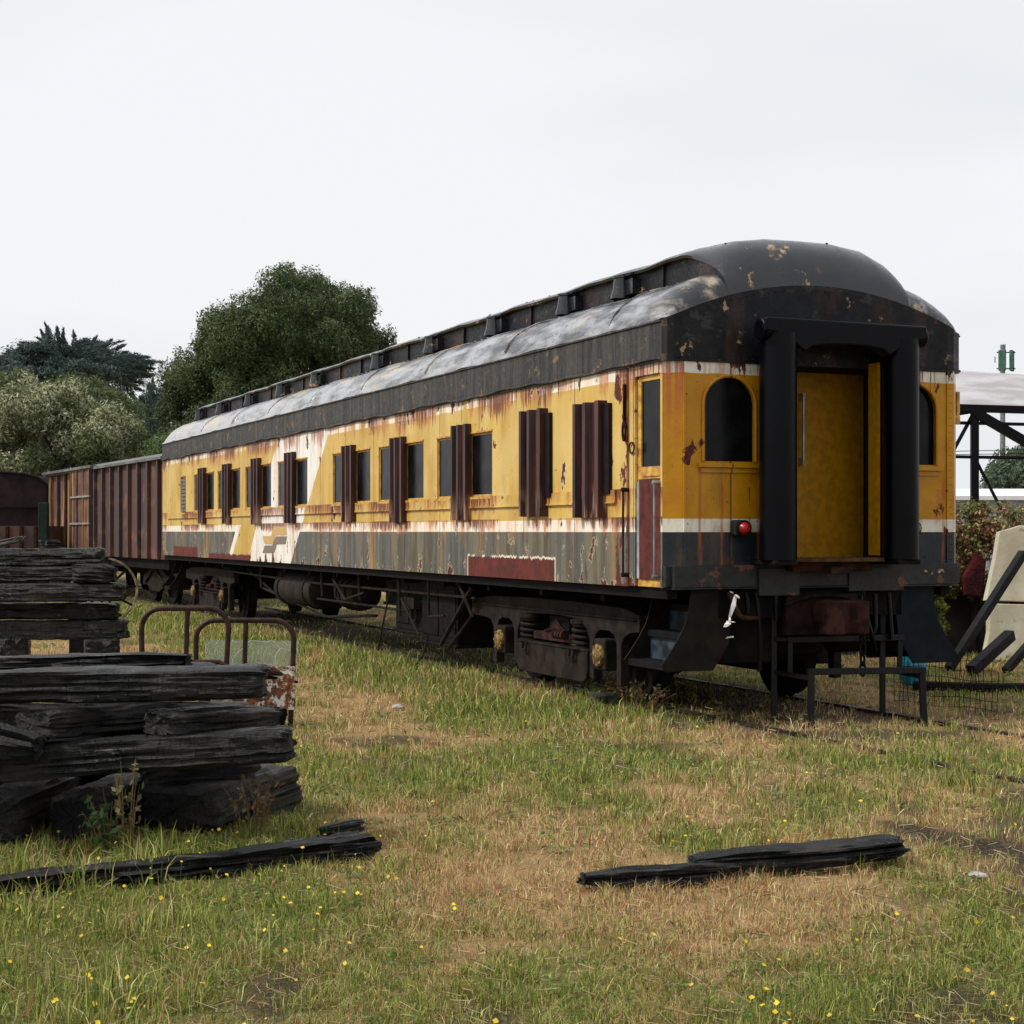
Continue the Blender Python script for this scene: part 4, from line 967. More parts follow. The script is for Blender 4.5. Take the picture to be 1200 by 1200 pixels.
def beam(name, label, cat, p0, p1, w, h, seed=0, rough=.015, t0=0., t1=0., roll=0., group=None, mat=None, sag=0.0):
    r = np.random.default_rng(seed); p0 = Vector(p0); p1 = Vector(p1); Lg = (p1-p0).length
    ns = max(24, int(Lg/.022)); m = 48; vs_ = []
    U = np.linspace(0, 1, ns+1); off = seed*7.3
    for i, u in enumerate(U):
        xx = u*Lg; e0 = min(1, xx/(.05+t0)); e1 = min(1, (Lg-xx)/(.05+t1)); e = min(e0, e1)
        tp = (.80+.20*math.sqrt(max(0, min(1, e)))) if (t0 == 0 and t1 == 0) else (.45+.55*min(1, e)**.6 if min(t0 if e0 < e1 else t1, 1) > 0 else .80+.20*math.sqrt(max(0, e)))
        for k in range(m):
            a = 2*math.pi*(k+.5)/m; c_, s_ = math.cos(a), math.sin(a); ex = 9
            rr = (abs(c_)**ex+abs(s_)**ex)**(-1/ex)
            yy, zz = c_*rr, s_*rr
            n_ = float(fbm(np.array([xx*3+off]), np.array([k*.30+off]), 4, seed)[0])-.5 if False else 0
            vs_.append((xx, yy, zz, tp, k))
    V_ = np.array(vs_); X = V_[:, 0]; K = V_[:, 4]; kk = np.minimum(K, m-K)
    n1_ = fbm(X*1.6+off, V_[:, 1]*3.1+V_[:, 2]*2.3+off, 3, seed)-.5                      # big lumps
    n2_ = fbm(X*4.5+off, V_[:, 1]*17+V_[:, 2]*13+off, 4, seed+3)-.5                       # longitudinal splits
    n3_ = vnoise(X*1.1+off, V_[:, 1]*11+V_[:, 2]*9+3*off, seed+9); split = -sstep(.70, .9, n3_)*.9
    d = n1_*.9+n2_*1.5+split*1.25
    sc_ = V_[:, 3]+d*rough/(min(w, h)/2)
    Yv = V_[:, 1]*w/2*sc_; Zv = V_[:, 2]*h/2*sc_+(fbm(X*.9+off, X*0+off, 2, seed+5)-.5)*rough*1.5-sag*np.sin(np.pi*X/Lg)
    endn = (fbm(V_[:, 1]*2+off, V_[:, 2]*2+off, 3, seed+1)-.5)*.14
    Xv = X+np.where(X < Lg/2, endn*np.exp(-X/.15), endn*np.exp(-(Lg-X)/.15))
    cr, sr = math.cos(roll), math.sin(roll)
    verts = np.stack([Xv, Yv*cr-Zv*sr, Yv*sr+Zv*cr], -1)
    i_ = np.arange(ns)[:, None]*m; k_ = np.arange(m)[None]; kn = (k_+1) % m
    fq_ = np.stack([i_+k_, i_+m+k_, i_+m+kn, i_+kn], -1).reshape(-1, 4)
    c0 = verts[:m].mean(0); c1 = verts[-m:].mean(0); nv0 = len(verts)
    # inner rings for rough ends
    rings = []; faces_t = []
    extra = []
    for (base, cc, flip) in ((0, c0, 1), (nv0-m, c1, 0)):
        ring = verts[base:base+m]
        ang = 2*np.pi*(np.arange(m)+.5)/m; ca_, sa_ = np.cos(ang), np.sin(ang); rr_ = (np.abs(ca_)**ex+np.abs(sa_)**ex)**(-1/ex)
        y_, z_ = ca_*rr_*w/2*.8, sa_*rr_*h/2*.8; prev = base
        for q_ in (.90, .68, .44, .2):
            mid = np.stack([np.full(m, cc[0]), cc[1]+(y_*cr-z_*sr)*q_, cc[2]+(y_*sr+z_*cr)*q_], -1)
            nn = fbm(mid[:, 1]*28+off, mid[:, 2]*28+off, 3, seed)-.5
            mid[:, 0] = cc[0]*(.6)+.4*(ring[:, 0]*q_+cc[0]*(1-q_))+nn*.035
            mi0 = nv0+len(extra); extra += list(mid)
            for k in range(m):
                kn_ = (k+1) % m; faces_t.append([prev+k, prev+kn_, mi0+kn_, mi0+k])
            prev = mi0
        extra += [mid.mean(0)]; ci = nv0+len(extra)-1
        for k in range(m): rings.append([prev+k, prev+(k+1) % m, ci])
    verts = np.vstack([verts, np.array(extra)])
    fl = np.concatenate([fq_.ravel(), np.array(faces_t).ravel(), np.array(rings).ravel()])
    sz = np.concatenate([np.full(len(fq_)+len(faces_t), 4), np.full(len(rings), 3)])
    o = np_mesh(name, verts, fl, sz, mat or M_char, smooth=True)
    o.data.set_sharp_from_angle(angle=R(48))
    dx = (p1-p0).normalized(); up = Vector((0, 0, 1)); s_ = up.cross(dx).normalized(); u_ = dx.cross(s_)
    o.matrix_world = Matrix(((dx.x, s_.x, u_.x, p0.x), (dx.y, s_.y, u_.y, p0.y), (dx.z, s_.z, u_.z, p0.z), (0, 0, 0, 1)))
    return tag(o, label, cat, group)
NP = 'charred sleepers of the near stack'
SL = 'sleeper'
bn = lambda lab, p0, p1, w, h, seed, **k: beam('charred_sleeper', lab, SL, p0, p1, w, h*.93, seed, group=NP, **k)
bn('long charred sleeper on top of the near stack, its end under the white rusty plate', at(-95, 806, 9.27), at(311, 797, 9.33), .26, .18, 1, roll=.05)
bn('charred sleeper lying behind the top one of the near stack', at(-110, 782, 9.75), at(222, 774, 9.83), .26, .10, 2, t1=.25)
bn('charred sleeper at the back of the near stack', at(-110, 798, 10.17), at(250, 795, 10.20), .26, .19, 3)
bn('short charred sleeper end with sawn grooves on its top, facing left in the near stack', at(40, 850, 9.02), at(190, 836, 10.2), .30, .16, 4, roll=-.06)
bn('charred sleeper with a pale knotty end halfway up the near stack', at(182, 849, 9.1), at(322, 838, 9.9), .25, .155, 5, t1=.3, roll=.08)
bn('longest charred sleeper in the middle of the near stack, notched grey right end', at(-110, 902, 9.05), at(343, 872, 9.17), .26, .20, 6, roll=-.04)
bn('dark charred sleeper in the second layer behind the short ends', at(-110, 842, 10.05), at(292, 840, 10.1), .3, .17, 7)
bn('charred sleeper lying behind the middle of the near stack', at(-100, 886, 9.9), at(290, 872, 9.9), .3, .19, 8)
bn('blunt charred cross block under the middle of the near stack', gr(85, 992)+Vector((0, -.0, .14)), gr(85, 992)+Vector((.25, 1.3, .14)), .30, .29, 9)
bn('wide charred cross block under the right half of the near stack', gr(204, 982)+Vector((0, 0, .15)), gr(204, 982)+Vector((.35, 1.1, .15)), .50, .26, 10)
bn('charred cross block at the left edge of the photo under the near stack', gr(-8, 996)+Vector((0, 0, .15)), gr(-8, 996)+Vector((.1, 1.3, .15)), .30, .28, 11)
bn('charred block standing out at the foot of the near stack on the right', gr(288, 968)+Vector((.0, 0, .09)), gr(322, 958)+Vector((.05, .30, .09)), .19, .16, 12)
bn('dark charred block under the right end of the near stack', at(170, 918, 9.9), at(296, 905, 10.1), .4, .22, 13)
bn('charred sleeper lying low behind the cross blocks of the near stack', at(-90, 915, 10.2), at(240, 910, 10.4), .3, .2, 14)
beam('root_stump', 'knotty charred stump end poking out at the left edge of the near stack', 'stump', at(-40, 862, 8.95), at(46, 874, 8.91), .26, .17, 15, rough=.035, t1=.2, group=None)
beam('fallen_timber', 'long cracked charred timber lying in the grass in front of the near stack', 'timber', gr(-70, 1058)+Vector((0, 0, .03)), gr(432, 1003)+Vector((0, 0, .06)), .22, .115, 16, rough=.026, t0=.4)
beam('fallen_timber', 'small charred splinter lying behind the right end of the cracked timber', 'timber', gr(375, 992)+Vector((0, .1, .06)), gr(418, 985)+Vector((0, .1, .07)), .08, .06, 17, rough=.01)
beam('burnt_plank', 'thin left piece of burnt plank lying in the foreground grass', 'plank', gr(684, 1040)+Vector((0, 0, .045)), gr(872, 1032)+Vector((0, .03, .055)), .14, .075, 18, rough=.018, t0=.15, t1=.2)
beam('burnt_plank', 'thicker burnt plank lying in the foreground grass, reaching towards the cinder path', 'plank', gr(812, 1031)+Vector((0, .05, .07)), gr(1055, 1016)+Vector((0, .02, .10)), .17, .10, 19, rough=.018, t0=.2)

# far stack with a cart wheel behind
FP = 'charred sleepers of the far stack'
bf = lambda lab, p0, p1, w, h, seed, **k: beam('charred_sleeper', lab, SL, p0, p1, w, h, seed, group=FP, **k)
Zs = 20.8
bf('flat topped charred sleeper along the top of the far stack', at(-90, 654, Zs), at(121, 653, Zs), .3, .21, 21)
bf('charred sleeper second from the top of the far stack', at(-90, 672, Zs-.1), at(112, 672, Zs-.1), .3, .18, 22)
bf('lumpy short charred piece near the right end of the far stack', at(88, 671, Zs-.25), at(136, 673, Zs-.25), .26, .23, 23, rough=.03, t1=.1)
bf('greyish charred sleeper in the middle of the far stack', at(-90, 695, Zs-.2), at(145, 694, Zs-.2), .32, .22, 24)
bf('shadowed charred sleeper below the middle of the far stack', at(-90, 715, Zs), at(139, 716, Zs), .3, .20, 25)
bf('lowest long charred sleeper of the far stack', at(-90, 738, Zs-.1), at(148, 738, Zs-.1), .32, .23, 26)
bf('cross block holding up the left of the far stack', at(15, 761, Zs-.4), at(20, 759, Zs+1.6), .35, .28, 27)
bf('cross block holding up the right end of the far stack', at(120, 762, Zs-.4), at(118, 759, Zs+1.6), .42, .28, 28)
beam('wood_scrap', 'tilted grey board lying on top of the far stack', 'board', at(-12, 640, Zs), at(26, 631, Zs), .2, .06, 29, rough=.01, mat=simple('weathered_board', (110, 108, 106), .7))
beam('wood_scrap', 'rounded dark scrap lying on top of the far stack', 'scrap', at(50, 638, Zs), at(66, 638, Zs+.2), .16, .12, 30, rough=.02)
# spoked wheel
M_wheel = simple('rusty_wheel_iron', (176, 156, 132), .6, var=.45, scale=6)
c = at(122, 692, 23.5); wr = .46
wh = empty('cart_wheel', (c.x, c.y, 0), 0, 'old spoked iron cart wheel standing behind the far stack of sleepers', 'wheel')
ax = Vector((.30, -.95, .05)).normalized(); u = ax.orthogonal().normalized(); w_ = ax.cross(u); c0 = Vector((0, 0, c.z))
def circ(r_, a_, o_=0): return c0+ax*o_+(u*math.cos(a_)+w_*math.sin(a_))*r_
wr = .46
mb = MB(); n_ = 40; vs_ = []
for k in range(n_):
    for (r_, o_) in ((wr, -.04), (wr, .04), (wr-.025, .04), (wr-.025, -.04)): vs_.append(circ(r_, 2*math.pi*k/n_, o_))
mb.add(vs_, [(4*k+j, 4*k+(j+1) % 4, 4*((k+1) % n_)+(j+1) % 4, 4*((k+1) % n_)+j) for k in range(n_) for j in range(4)], 0, True)
mb.build('rim', M_wheel, wh)
for k in range(10): mb = MB(); mb.tube([circ(.06, 2*math.pi*k/10), circ(wr-.015, 2*math.pi*k/10)], .017, 6); mb.build('spoke', M_steel, wh)
mb = MB(); mb.cyl(c0-ax*.09, c0+ax*.09, .075, 16); mb.build('hub', M_steel, wh)
mb = MB(); mb.box((-.5, .05, 0), (-.3, .25, c.z-.1)); mb.cyl(c0, c0-ax*.01+Vector((-.4, .15, -.05)), .03, 8); mb.build('stand', M_steel, wh)

# ------------------------------------------------------------------ luggage trolley with hooped rusty end frames
M_hoop = simple('rusty_brown_tube', (64, 42, 38), .45, var=.35, scale=14, bump=.3, c2=(40, 29, 28))
p2 = gr(287, 852); p1 = Vector(((217-600)/F*14.6, 14.6, 0))
tr_ = empty('luggage_trolley', p2, 0, 'rusty luggage trolley with two hooped tube ends beside the near stack', 'trolley')
def hoop(base, hw, zt, legs, mid, name='end_hoop'):
    rc = .17; L_ = base+Vector((-hw, 0, 0)); R_ = base+Vector((hw, 0, 0)); pts = [L_+Vector((-.0, 0, legs[0])), L_+Vector((0, 0, zt-rc))]
    pts += [L_+Vector((rc-rc*math.cos(a), 0, zt-rc+rc*math.sin(a))) for a in np.linspace(.2, math.pi/2, 6)]
    pts += [R_+Vector((-rc+rc*math.sin(a), 0, zt-rc+rc*math.cos(a))) for a in np.linspace(0, math.pi/2-.2, 6)]
    pts += [R_+Vector((0, 0, zt-rc)), R_+Vector((-.03, 0, legs[1]))]
    mb = MB(); mb.tube([p-p2 for p in pts], .0235, 10); 
    o_ = mb.build(name, M_hoop, tr_)
    mb = MB(); mb.tube([base+Vector((mid, 0, zt-.01))-p2, base+Vector((mid-.02, 0, legs[0]))-p2], .022, 10); mb.build('hoop_post', M_hoop, o_)
zt2 = CAMH+(HOR-727)/F*p2.y; zt1 = CAMH+(HOR-713)/F*14.6
hoop(p2, .43, zt2, (.36, .0), .01); hoop(p1, .375, zt1, (.36, .36), .02)
zd = .42+.17
mb = MB(); f1 = p1-p2
mb.tube([f1+Vector((-.40, 0, zd)), f1+Vector((.30, 0, zd)), f1+Vector((.40, -.12, zd-.04)), Vector((.42, .05, .45))], .022, 8)
mb.tube([f1+Vector((-.40, 0, zd)), Vector((-.44, .05, .45)), Vector((.42, .05, .45))], .022, 8)
mb.build('deck_frame', M_hoop, tr_)
mb = MB()
for k in range(7):
    a = -.38+.12*k; mb.add([f1+Vector((a, 0, zd-.06)), f1+Vector((a+.1, 0, zd-.06)), Vector((a+.12, .06, .40)), Vector((a+.02, .06, .40))]+[f1+Vector((a, 0, zd-.08)), f1+Vector((a+.1, 0, zd-.08)), Vector((a+.12, .06, .38)), Vector((a+.02, .06, .38))], [(0, 1, 2, 3), (7, 6, 5, 4), (0, 4, 5, 1), (1, 5, 6, 2), (2, 6, 7, 3), (3, 7, 4, 0)])
mb.build('deck', M_steel, tr_)
for a in (Vector((-.3, .3, 0)), f1+Vector((.2, -.2, 0)), f1+Vector((-.3, -.2, 0))):
    mb = MB(); mb.lathe([(0, -.03), (.05, -.03), (.15, -.02), (.17, -.03), (.17, .03), (.15, .02), (.05, .03), (0, .03)], Matrix.Translation(a+Vector((0, 0, .165))) @ Matrix.Rotation(math.pi/2, 4, 'Y'), 20)
    mb.box(tuple(a+Vector((-.03, -.02, .16))), tuple(a+Vector((.03, .02, .40)))); mb.build('wheel', M_steel, tr_)
# cracked glass sheet leaning against the trolley
g = G('pale_greenish_glass', .12); gl = g.nt.nodes.new('ShaderNodeBsdfTransparent'); ms = g.nt.nodes.new('ShaderNodeMixShader'); gl.inputs[0].default_value = (.95, .98, .95, 1)
crk = g.nt.nodes.new('ShaderNodeTexVoronoi'); crk.feature = 'DISTANCE_TO_EDGE'; crk.inputs['Scale'].default_value = 2.1
wv = g.nt.nodes.new('ShaderNodeMapping'); wv.inputs['Scale'].default_value = (1, .1, 2.6); nn_ = g.nt.nodes.new('ShaderNodeTexNoise'); nn_.inputs['Scale'].default_value = 3.5; nv2 = g.nt.nodes.new('ShaderNodeVectorMath'); nv2.operation = 'MULTIPLY_ADD'; g.lk(g.co, nn_.inputs['Vector']); g.lk(nn_.outputs['Color'], nv2.inputs[0]); nv2.inputs[1].default_value = (.35, .35, .35); g.lk(g.co, nv2.inputs[2]); g.lk(nv2.outputs[0], wv.inputs[0]); g.lk(wv.outputs[0], crk.inputs['Vector'])
cm = g.st(crk.outputs[0], .007, .002)
g.col(g.mix(cm, (196, 202, 184), (244, 246, 242))); g.lk(g.mad(cm, .6, .30), ms.inputs[0]); g.lk(gl.outputs[0], ms.inputs[1]); g.lk(g.p.outputs[0], ms.inputs[2]); g.lk(ms.outputs[0], g.out.inputs[0]); M_sheet = g.m
Yg = p2.y+.10; a_, b_ = at(236, 751, Yg), at(350, 751, Yg); c_ = at(336, 850, Yg)
mb = MB(); mb.prism([(a_.x, .10), (c_.x+.02, .10), (c_.x+.05, .5), (b_.x, CAMH+(HOR-768)/F*Yg), (b_.x+.0, a_.z), (a_.x+.04, a_.z+.01)], 'y', Yg, Yg+.005)
tag(mb.build('glass_sheet', M_sheet), 'cracked pale sheet of glass leaning behind the hooped trolley end', 'glass sheet')
g = G('rust_stained_enamel', .5); n = g.noise(scale=9, detail=8, rough=.72); n3 = g.noise(g.sc(1, 1, 1, 4.), 26, 5, .7)
rr_ = g.st(g.addm(g.addm(n, g.mul(g.sub(n3, .5), .45)), g.mul(g.sub(g.noise(g.sc(14, 1, 2.5, 2.), 1.2, 4), .5), .5)), .44, .50)
g.col(g.mix(rr_, (212, 208, 200), g.mix(g.st(n3, .4, .6), (150, 84, 36), (74, 42, 28)))).bump(rr_, .5, .004); M_plate = g.m
Yp = p2.y-.04; a_ = at(272, 832, Yp); b_ = at(345.5, 781, Yp)
mb = MB(); mb.box((a_.x-p2.x, -.045, a_.z), (b_.x-p2.x, -.035, b_.z)); mb.box((a_.x-p2.x, -.050, b_.z-.02), (b_.x-p2.x, -.03, b_.z)); mb.build('enamel_plate', M_plate, tr_, bevel=.008)
# ------------------------------------------------------------------ rusty boxcar behind the coach
g = G('boxcar_rust_paint', .7)
vs = g.noise(g.sc(5, 5, .35), 1.0, 5, .65); cell = g.white(g.ma('FLOOR', g.mul(g.x, 1/.68))); n = g.noise(scale=2.2, detail=5)
c = g.mix(g.st(cell, .1, .9), (88, 52, 46), (58, 42, 42)); c = g.mix(g.st(vs, .38, .6), c, (70, 52, 50)); c = g.mix(g.mul(g.st(n, .52, .66), .6), c, (128, 88, 62))
c = g.mix(g.mul(g.mul(g.st(vs, .5, .62), g.gt(g.x, 7.2)), .8), c, (176, 128, 66)); g.col(c).bump(vs, .4, .01); M_box = g.m
M_boxroof = simple('grey_boxcar_roof', (112, 112, 112), .6, var=.3, scale=2)
b0 = Vector((-7.86+.05, 38.0, 0)); b1 = Vector((-13.75, 50.2, 0)); bd = (b1-b0); BL = bd.length; brz = math.atan2(bd.y, bd.x)
bx = empty('boxcar', (b0.x, b0.y, 0), brz, 'rusty brown ribbed boxcar coupled behind the yellow coach', 'boxcar')
zb, zt_ = 1.08, 3.40
mb = MB(); mb.box((0, 0, zb), (BL, -2.7, zt_))
mb.build('body', M_box, bx)
for x_ in list(np.arange(.35, 7.3, .95))+[9.9, 10.9, 11.9, 12.9]:
    mb = MB(); mb.box((x_-.05, .001, zb), (x_+.05, .09, zt_-.05)); mb.build('rib', M_box, bx, bevel=.01)
mb = MB(); mb.prism([(.12, zt_-.06), (.12, zt_), (-1.35, zt_+.32), (-2.82, zt_), (-2.82, zt_-.06)], 'x', -.12, BL+.12); mb.build('roof', M_boxroof, bx)
mb = MB(); mb.box((7.15, .06, zb+.02), (9.65, .13, zt_-.04))
for x_ in (7.2, 8.0, 8.8, 9.6): mb.box((x_-.03, .13, zb+.03), (x_+.03, .17, zt_-.05))
dd = mb.build('sliding_door', M_box, bx)
mb = MB()
for z_ in (1.9, 2.62): mb.box((7.15, .132, z_), (9.65, .18, z_+.05))
mb.build('door_bar', simple('grey_bar', (150, 146, 140), .6), dd)
mb = MB(); mb.box((6.9, .02, zt_-.02), (BL, .2, zt_+.05)); mb.build('door_track', M_boxroof, bx)
mb = MB(); mb.box((0, -.1, .85), (BL, -.3, zb)); mb.box((0, -1.2, .6), (BL, -1.5, zb))
mb.build('underframe', M_steel, bx)
for t_ in (1.1, 2.9, BL-2.9, BL-1.1):
    for y_ in (-.52, -2.18):
        mb = MB(); mb.lathe([(0, -.05), (.12, -.05), (.14, 0), (.36, 0), (.4, -.05), (.46, -.05), (.46, .05), (.49, .06), (.49, .08), (.38, .08), (.36, .03), (.0, .05)], Matrix.Translation((t_, y_, .50)) @ Matrix.Rotation(math.pi/2, 4, 'X'), 28)
        mb.build('wheel', M_steel, bx)
for t_ in (2.0, BL-2.0):
    mb = MB(); mb.prism([(t_-1.25, .42), (t_-1.2, .66), (t_-.4, .86), (t_+.4, .86), (t_+1.2, .66), (t_+1.25, .42), (t_+.9, .46), (t_+.35, .30), (t_-.35, .30), (t_-.9, .46)], 'y', -.30, -.38)
    mb.tube([(t_-.9, -.27, .50), (t_, -.27, .86), (t_+.9, -.27, .50)], .03, 6); mb.build('truck_frame', M_bogie, bx, bevel=.01)

# ------------------------------------------------------------------ dark wagons at the far left
M_dkwag = simple('dark_maroon_wagon', (44, 30, 33), .7, var=.35, scale=2)
Zw = 51
p = at(20, 640, Zw); wg = empty('hopper_wagon', (p.x, Zw, 0), 0, 'dark maroon wagon with an arched roof at the far left behind the stack', 'wagon')
sx = Zw/F
mb = MB(); pts = [(-120*sx, 1.1), (33*sx, 1.1), (34*sx, 3.15), (24*sx, 3.35), (8*sx, 3.45), (-20*sx, 3.5), (-120*sx, 3.5)]
mb.prism(pts, 'y', 0, 2.6); mb.build('body', M_dkwag, wg)
mb = MB(); mb.box((-120*sx, -.05, 2.42), (33*sx, -.001, 2.47)); mb.box((-120*sx, -.06, 1.2), (33*sx, -.001, 1.3)); mb.tube([(-20*sx, -.02, 3.5), (8*sx, -.02, 3.45), (24*sx, -.02, 3.35), (34*sx, -.02, 3.15)], .04, 6); mb.build('trim_rail', M_steel, wg)
for k in range(4): 
    mb = MB(); mb.lathe([(0, -.05), (.42, -.05), (.45, .05), (0, .05)], Matrix.Translation(((20-30*k)*sx, .3, .45)) @ Matrix.Rotation(math.pi/2, 4, 'X'), 20); mb.build('wheel', M_steel, wg)
Zw = 45; p = at(20, 640, Zw); wg = empty('gondola_wagon', (p.x, Zw, 0), 0, 'low open wagon with rusty ribbed sides at the far left', 'wagon')
sx = Zw/F; mb = MB(); mb.box((-120*sx, 0, .7), (27*sx, 2.4, 1.86)); mb.build('side_panel', M_box, wg)
for k in range(9):
    mb = MB(); mb.box(((-110+16.5*k-2)*sx, -.08, .7), ((-110+16.5*k+2)*sx, -.001, 1.86)); mb.build('rib', M_rust, wg, bevel=.01)
for k in range(3):
    mb = MB(); mb.lathe([(0, -.05), (.42, -.05), (.45, .05), (0, .05)], Matrix.Translation(((10-40*k)*sx, .3, .45)) @ Matrix.Rotation(math.pi/2, 4, 'X'), 20); mb.build('wheel', M_steel, wg)
p = at(50, 640, 44); mb = MB(); mb.box((p.x-.12, 44, 0), (p.x+.12, 44.2, at(50, 589, 44).z)); mb.box((p.x-.16, 43.96, 0), (p.x+.16, 44.24, .3))
tag(mb.build('post', simple('dark_green_paint', (34, 46, 38), .6), bevel=.02), 'dark green post standing at the left end of the boxcar', 'post')

# ------------------------------------------------------------------ foliage
def leaf_mat(name, rough=.65, tl=.25):
    g = G(name, rough, spec=.3); ca = g.attr(); g.col(ca)
    tr = g.nt.nodes.new('ShaderNodeBsdfTranslucent'); ms = g.nt.nodes.new('ShaderNodeMixShader'); ms.inputs[0].default_value = tl
    g.lk(ca, tr.inputs[0]); g.lk(g.p.outputs[0], ms.inputs[1]); g.lk(tr.outputs[0], ms.inputs[2]); g.lk(ms.outputs[0], g.out.inputs[0]); return g.m
M_leaf = leaf_mat('leaves'); M_bark = simple('bark', (74, 62, 52), .9, var=.4, scale=3, bump=.8, bd=.03)
def inpoly(x, y, P):
    ins = np.zeros(len(x), bool); n = len(P)
    for i in range(n):
        x1, y1 = P[i]; x2, y2 = P[(i+1) % n]
        c = ((y1 > y) != (y2 > y)) & (x < (x2-x1)*(y-y1)/((y2-y1) if y2 != y1 else 1e-9)+x1); ins ^= c
    return ins
def leaves(cent, nrm, size, asp, pal, r, colvar=.25):
    n = len(cent); u = r.normal(size=(n, 3)); u -= nrm*(u*nrm).sum(1)[:, None]; u /= np.linalg.norm(u, axis=1)[:, None]
    w = np.cross(nrm, u); s = (size*(.6+.8*r.random(n)))[:, None] if np.ndim(size) else (size*(.6+.8*r.random(n)))[:, None]
    P = np.stack([cent-u*s*asp, cent+w*s*.5, cent+u*s*asp, cent-w*s*.5], 1)
    C = np.array([L3(c) for c in pal])[r.integers(0, len(pal), n)]*(1-colvar/2+colvar*r.random(n))[:, None]
    return P, C
def tree(name, label, cat, poly, Z, depth, nblob, rb, nleaf, size, asp, pal, seed, group=None, flat=1.0, trunk=True, spikes=None, upbias=.0, patch=None, fill=.25, tip=None):
    r = np.random.default_rng(seed); P = np.array(poly, float); sx = Z/F
    W_ = np.stack([(P[:, 0]-600)*sx, CAMH+(HOR-P[:, 1])*sx], 1); cx, cz = W_[:, 0].mean(), W_[:, 1].mean()
    lo, hi = W_.min(0), W_.max(0); B = []
    tries = 0
    while len(B) < nblob and tries < 40000:
        tries += 1
        x, z = r.uniform(lo[0], hi[0]), r.uniform(lo[1], hi[1]); rad = r.uniform(*rb)
        d = r.uniform(-1, 1); k = math.sqrt(max(.05, 1-d*d))
        # shrink the outline towards its middle with depth
        ux, uz = cx+(x-cx)/max(k, .35), cz+(z-cz)/max(k, .35)
        chk = np.array([[ux, uz], [ux+rad*.45, uz], [ux-rad*.45, uz], [ux, uz+rad*.45]])
        if not inpoly(chk[:, 0], chk[:, 1], [tuple(w) for w in W_]).all(): continue
        if B and min((b[0]-x)**2+((b[1]-d*depth)**2)+(b[2]-z)**2 for b in B) < (rad*.30)**2: continue
        B.append((x, d*depth, z, rad))
    B = np.array(B); wts = B[:, 3]**2; wts /= wts.sum(); bi = r.choice(len(B), nleaf, p=wts)
    d = r.normal(size=(nleaf, 3)); d /= np.linalg.norm(d, axis=1)[:, None]
    lump = 1+.30*(vnoise(d[:, 0]*3+bi*5.1, d[:, 2]*3+d[:, 1]*2.1, seed)-.5)*2+.30*(vnoise(d[:, 0]*8+bi*3.1, d[:, 2]*8+d[:, 1]*6.1, seed+2)-.5)
    rr = np.where(r.random(nleaf) < fill, r.random(nleaf)**.5, 1-.24*np.abs(r.normal(size=nleaf)))*lump
    ctr = B[bi][:, :3]+d*np.array([1, 1, flat])*(B[bi][:, 3]*rr)[:, None]
    nr = d+r.normal(size=(nleaf, 3))*.7+np.array([0, 0, upbias]); nr /= np.linalg.norm(nr, axis=1)[:, None]
    Pq, C = leaves(ctr, nr, size, asp, pal, r)
    bc = .82+.36*r.random(len(B)); C = C*bc[bi][:, None]
    if tip is not None:      # some clusters carry another leaf colour
        sel = (vnoise(ctr[:, 0]*1.3, ctr[:, 2]*1.3+ctr[:, 1], seed+4) > .5) & (r.random(nleaf) < .55)
        C[sel] = np.array([L3(c) for c in tip])[r.integers(0, len(tip), sel.sum())]
    if spikes:
        for (x0, y0, x1, y1, n_, wd) in spikes:
            for dep in (0, .35, -.4):
                a = np.array([(x0-600)*sx, dep*depth, CAMH+(HOR-y0)*sx]); b = np.array([(x1-600)*sx*1.0, dep*depth*.7+r.normal()*.3, CAMH+(HOR-y1)*sx])
                if dep: b = b+np.array([r.normal()*1.0, 0, -abs(r.normal())*1.2])
                u = r.random(n_)**.8; c_ = a+(b-a)*u[:, None]; dirn = (b-a)/np.linalg.norm(b-a)
                off = r.normal(size=(n_, 3))*(wd*(1-u*.93))[:, None]; nn = r.normal(size=(n_, 3)); nn -= dirn*(nn@dirn)[:, None]; nn /= np.linalg.norm(nn, axis=1)[:, None]
                s = size*.9; w2 = np.cross(nn, dirn); dl = dirn*.8+r.normal(size=(n_, 3))*.25
                Ps = np.stack([c_+off-dl*s*asp*.9, c_+off+w2*s*.4, c_+off+dl*s*asp*1.1, c_+off-w2*s*.4], 1)
                Pq = np.concatenate([Pq, Ps]); C = np.concatenate([C, np.array([L3(c) for c in pal])[r.integers(0, len(pal), n_)]])
    base = np.array([cx, Z, 0.]); n = len(Pq)
    V_ = Pq.reshape(-1, 3)-np.array([cx, 0, 0])
    V_[:, 2] = np.maximum(V_[:, 2], .02)
    root = empty(name, (cx, Z, 0), 0, label, cat, group)
    np_mesh('crown', V_, np.arange(4*n), np.full(n, 4), M_leaf, root, colors=np.repeat(C, 4, 0))
    if trunk:
        mb = MB(); H_ = max(1.2, cz); tr_r = max(.06, (hi[0]-lo[0])*.035)
        mb.tube([(0, 0, -.05), (tr_r*.4, 0, H_*.35), (-tr_r*.3, .1, H_*.7), (0, 0, H_*1.05)], [tr_r*1.35, tr_r, tr_r*.8, tr_r*.4], 10)
        for k in range(7):
            a = 2*math.pi*k/7+r.random(); l_ = min(hi[0]-cx, cx-lo[0])*.6
            mb.tube([(0, 0, H_*(.45+.05*k)), (math.cos(a)*l_*.5, math.sin(a)*depth*.4, H_*(.62+.05*k)), (math.cos(a)*l_, math.sin(a)*depth*.75, min(hi[1]*.86, H_*(.75+.05*k)))], [tr_r*.5, tr_r*.3, tr_r*.1], 7)
        mb.build('trunk', M_bark, root)
    return root
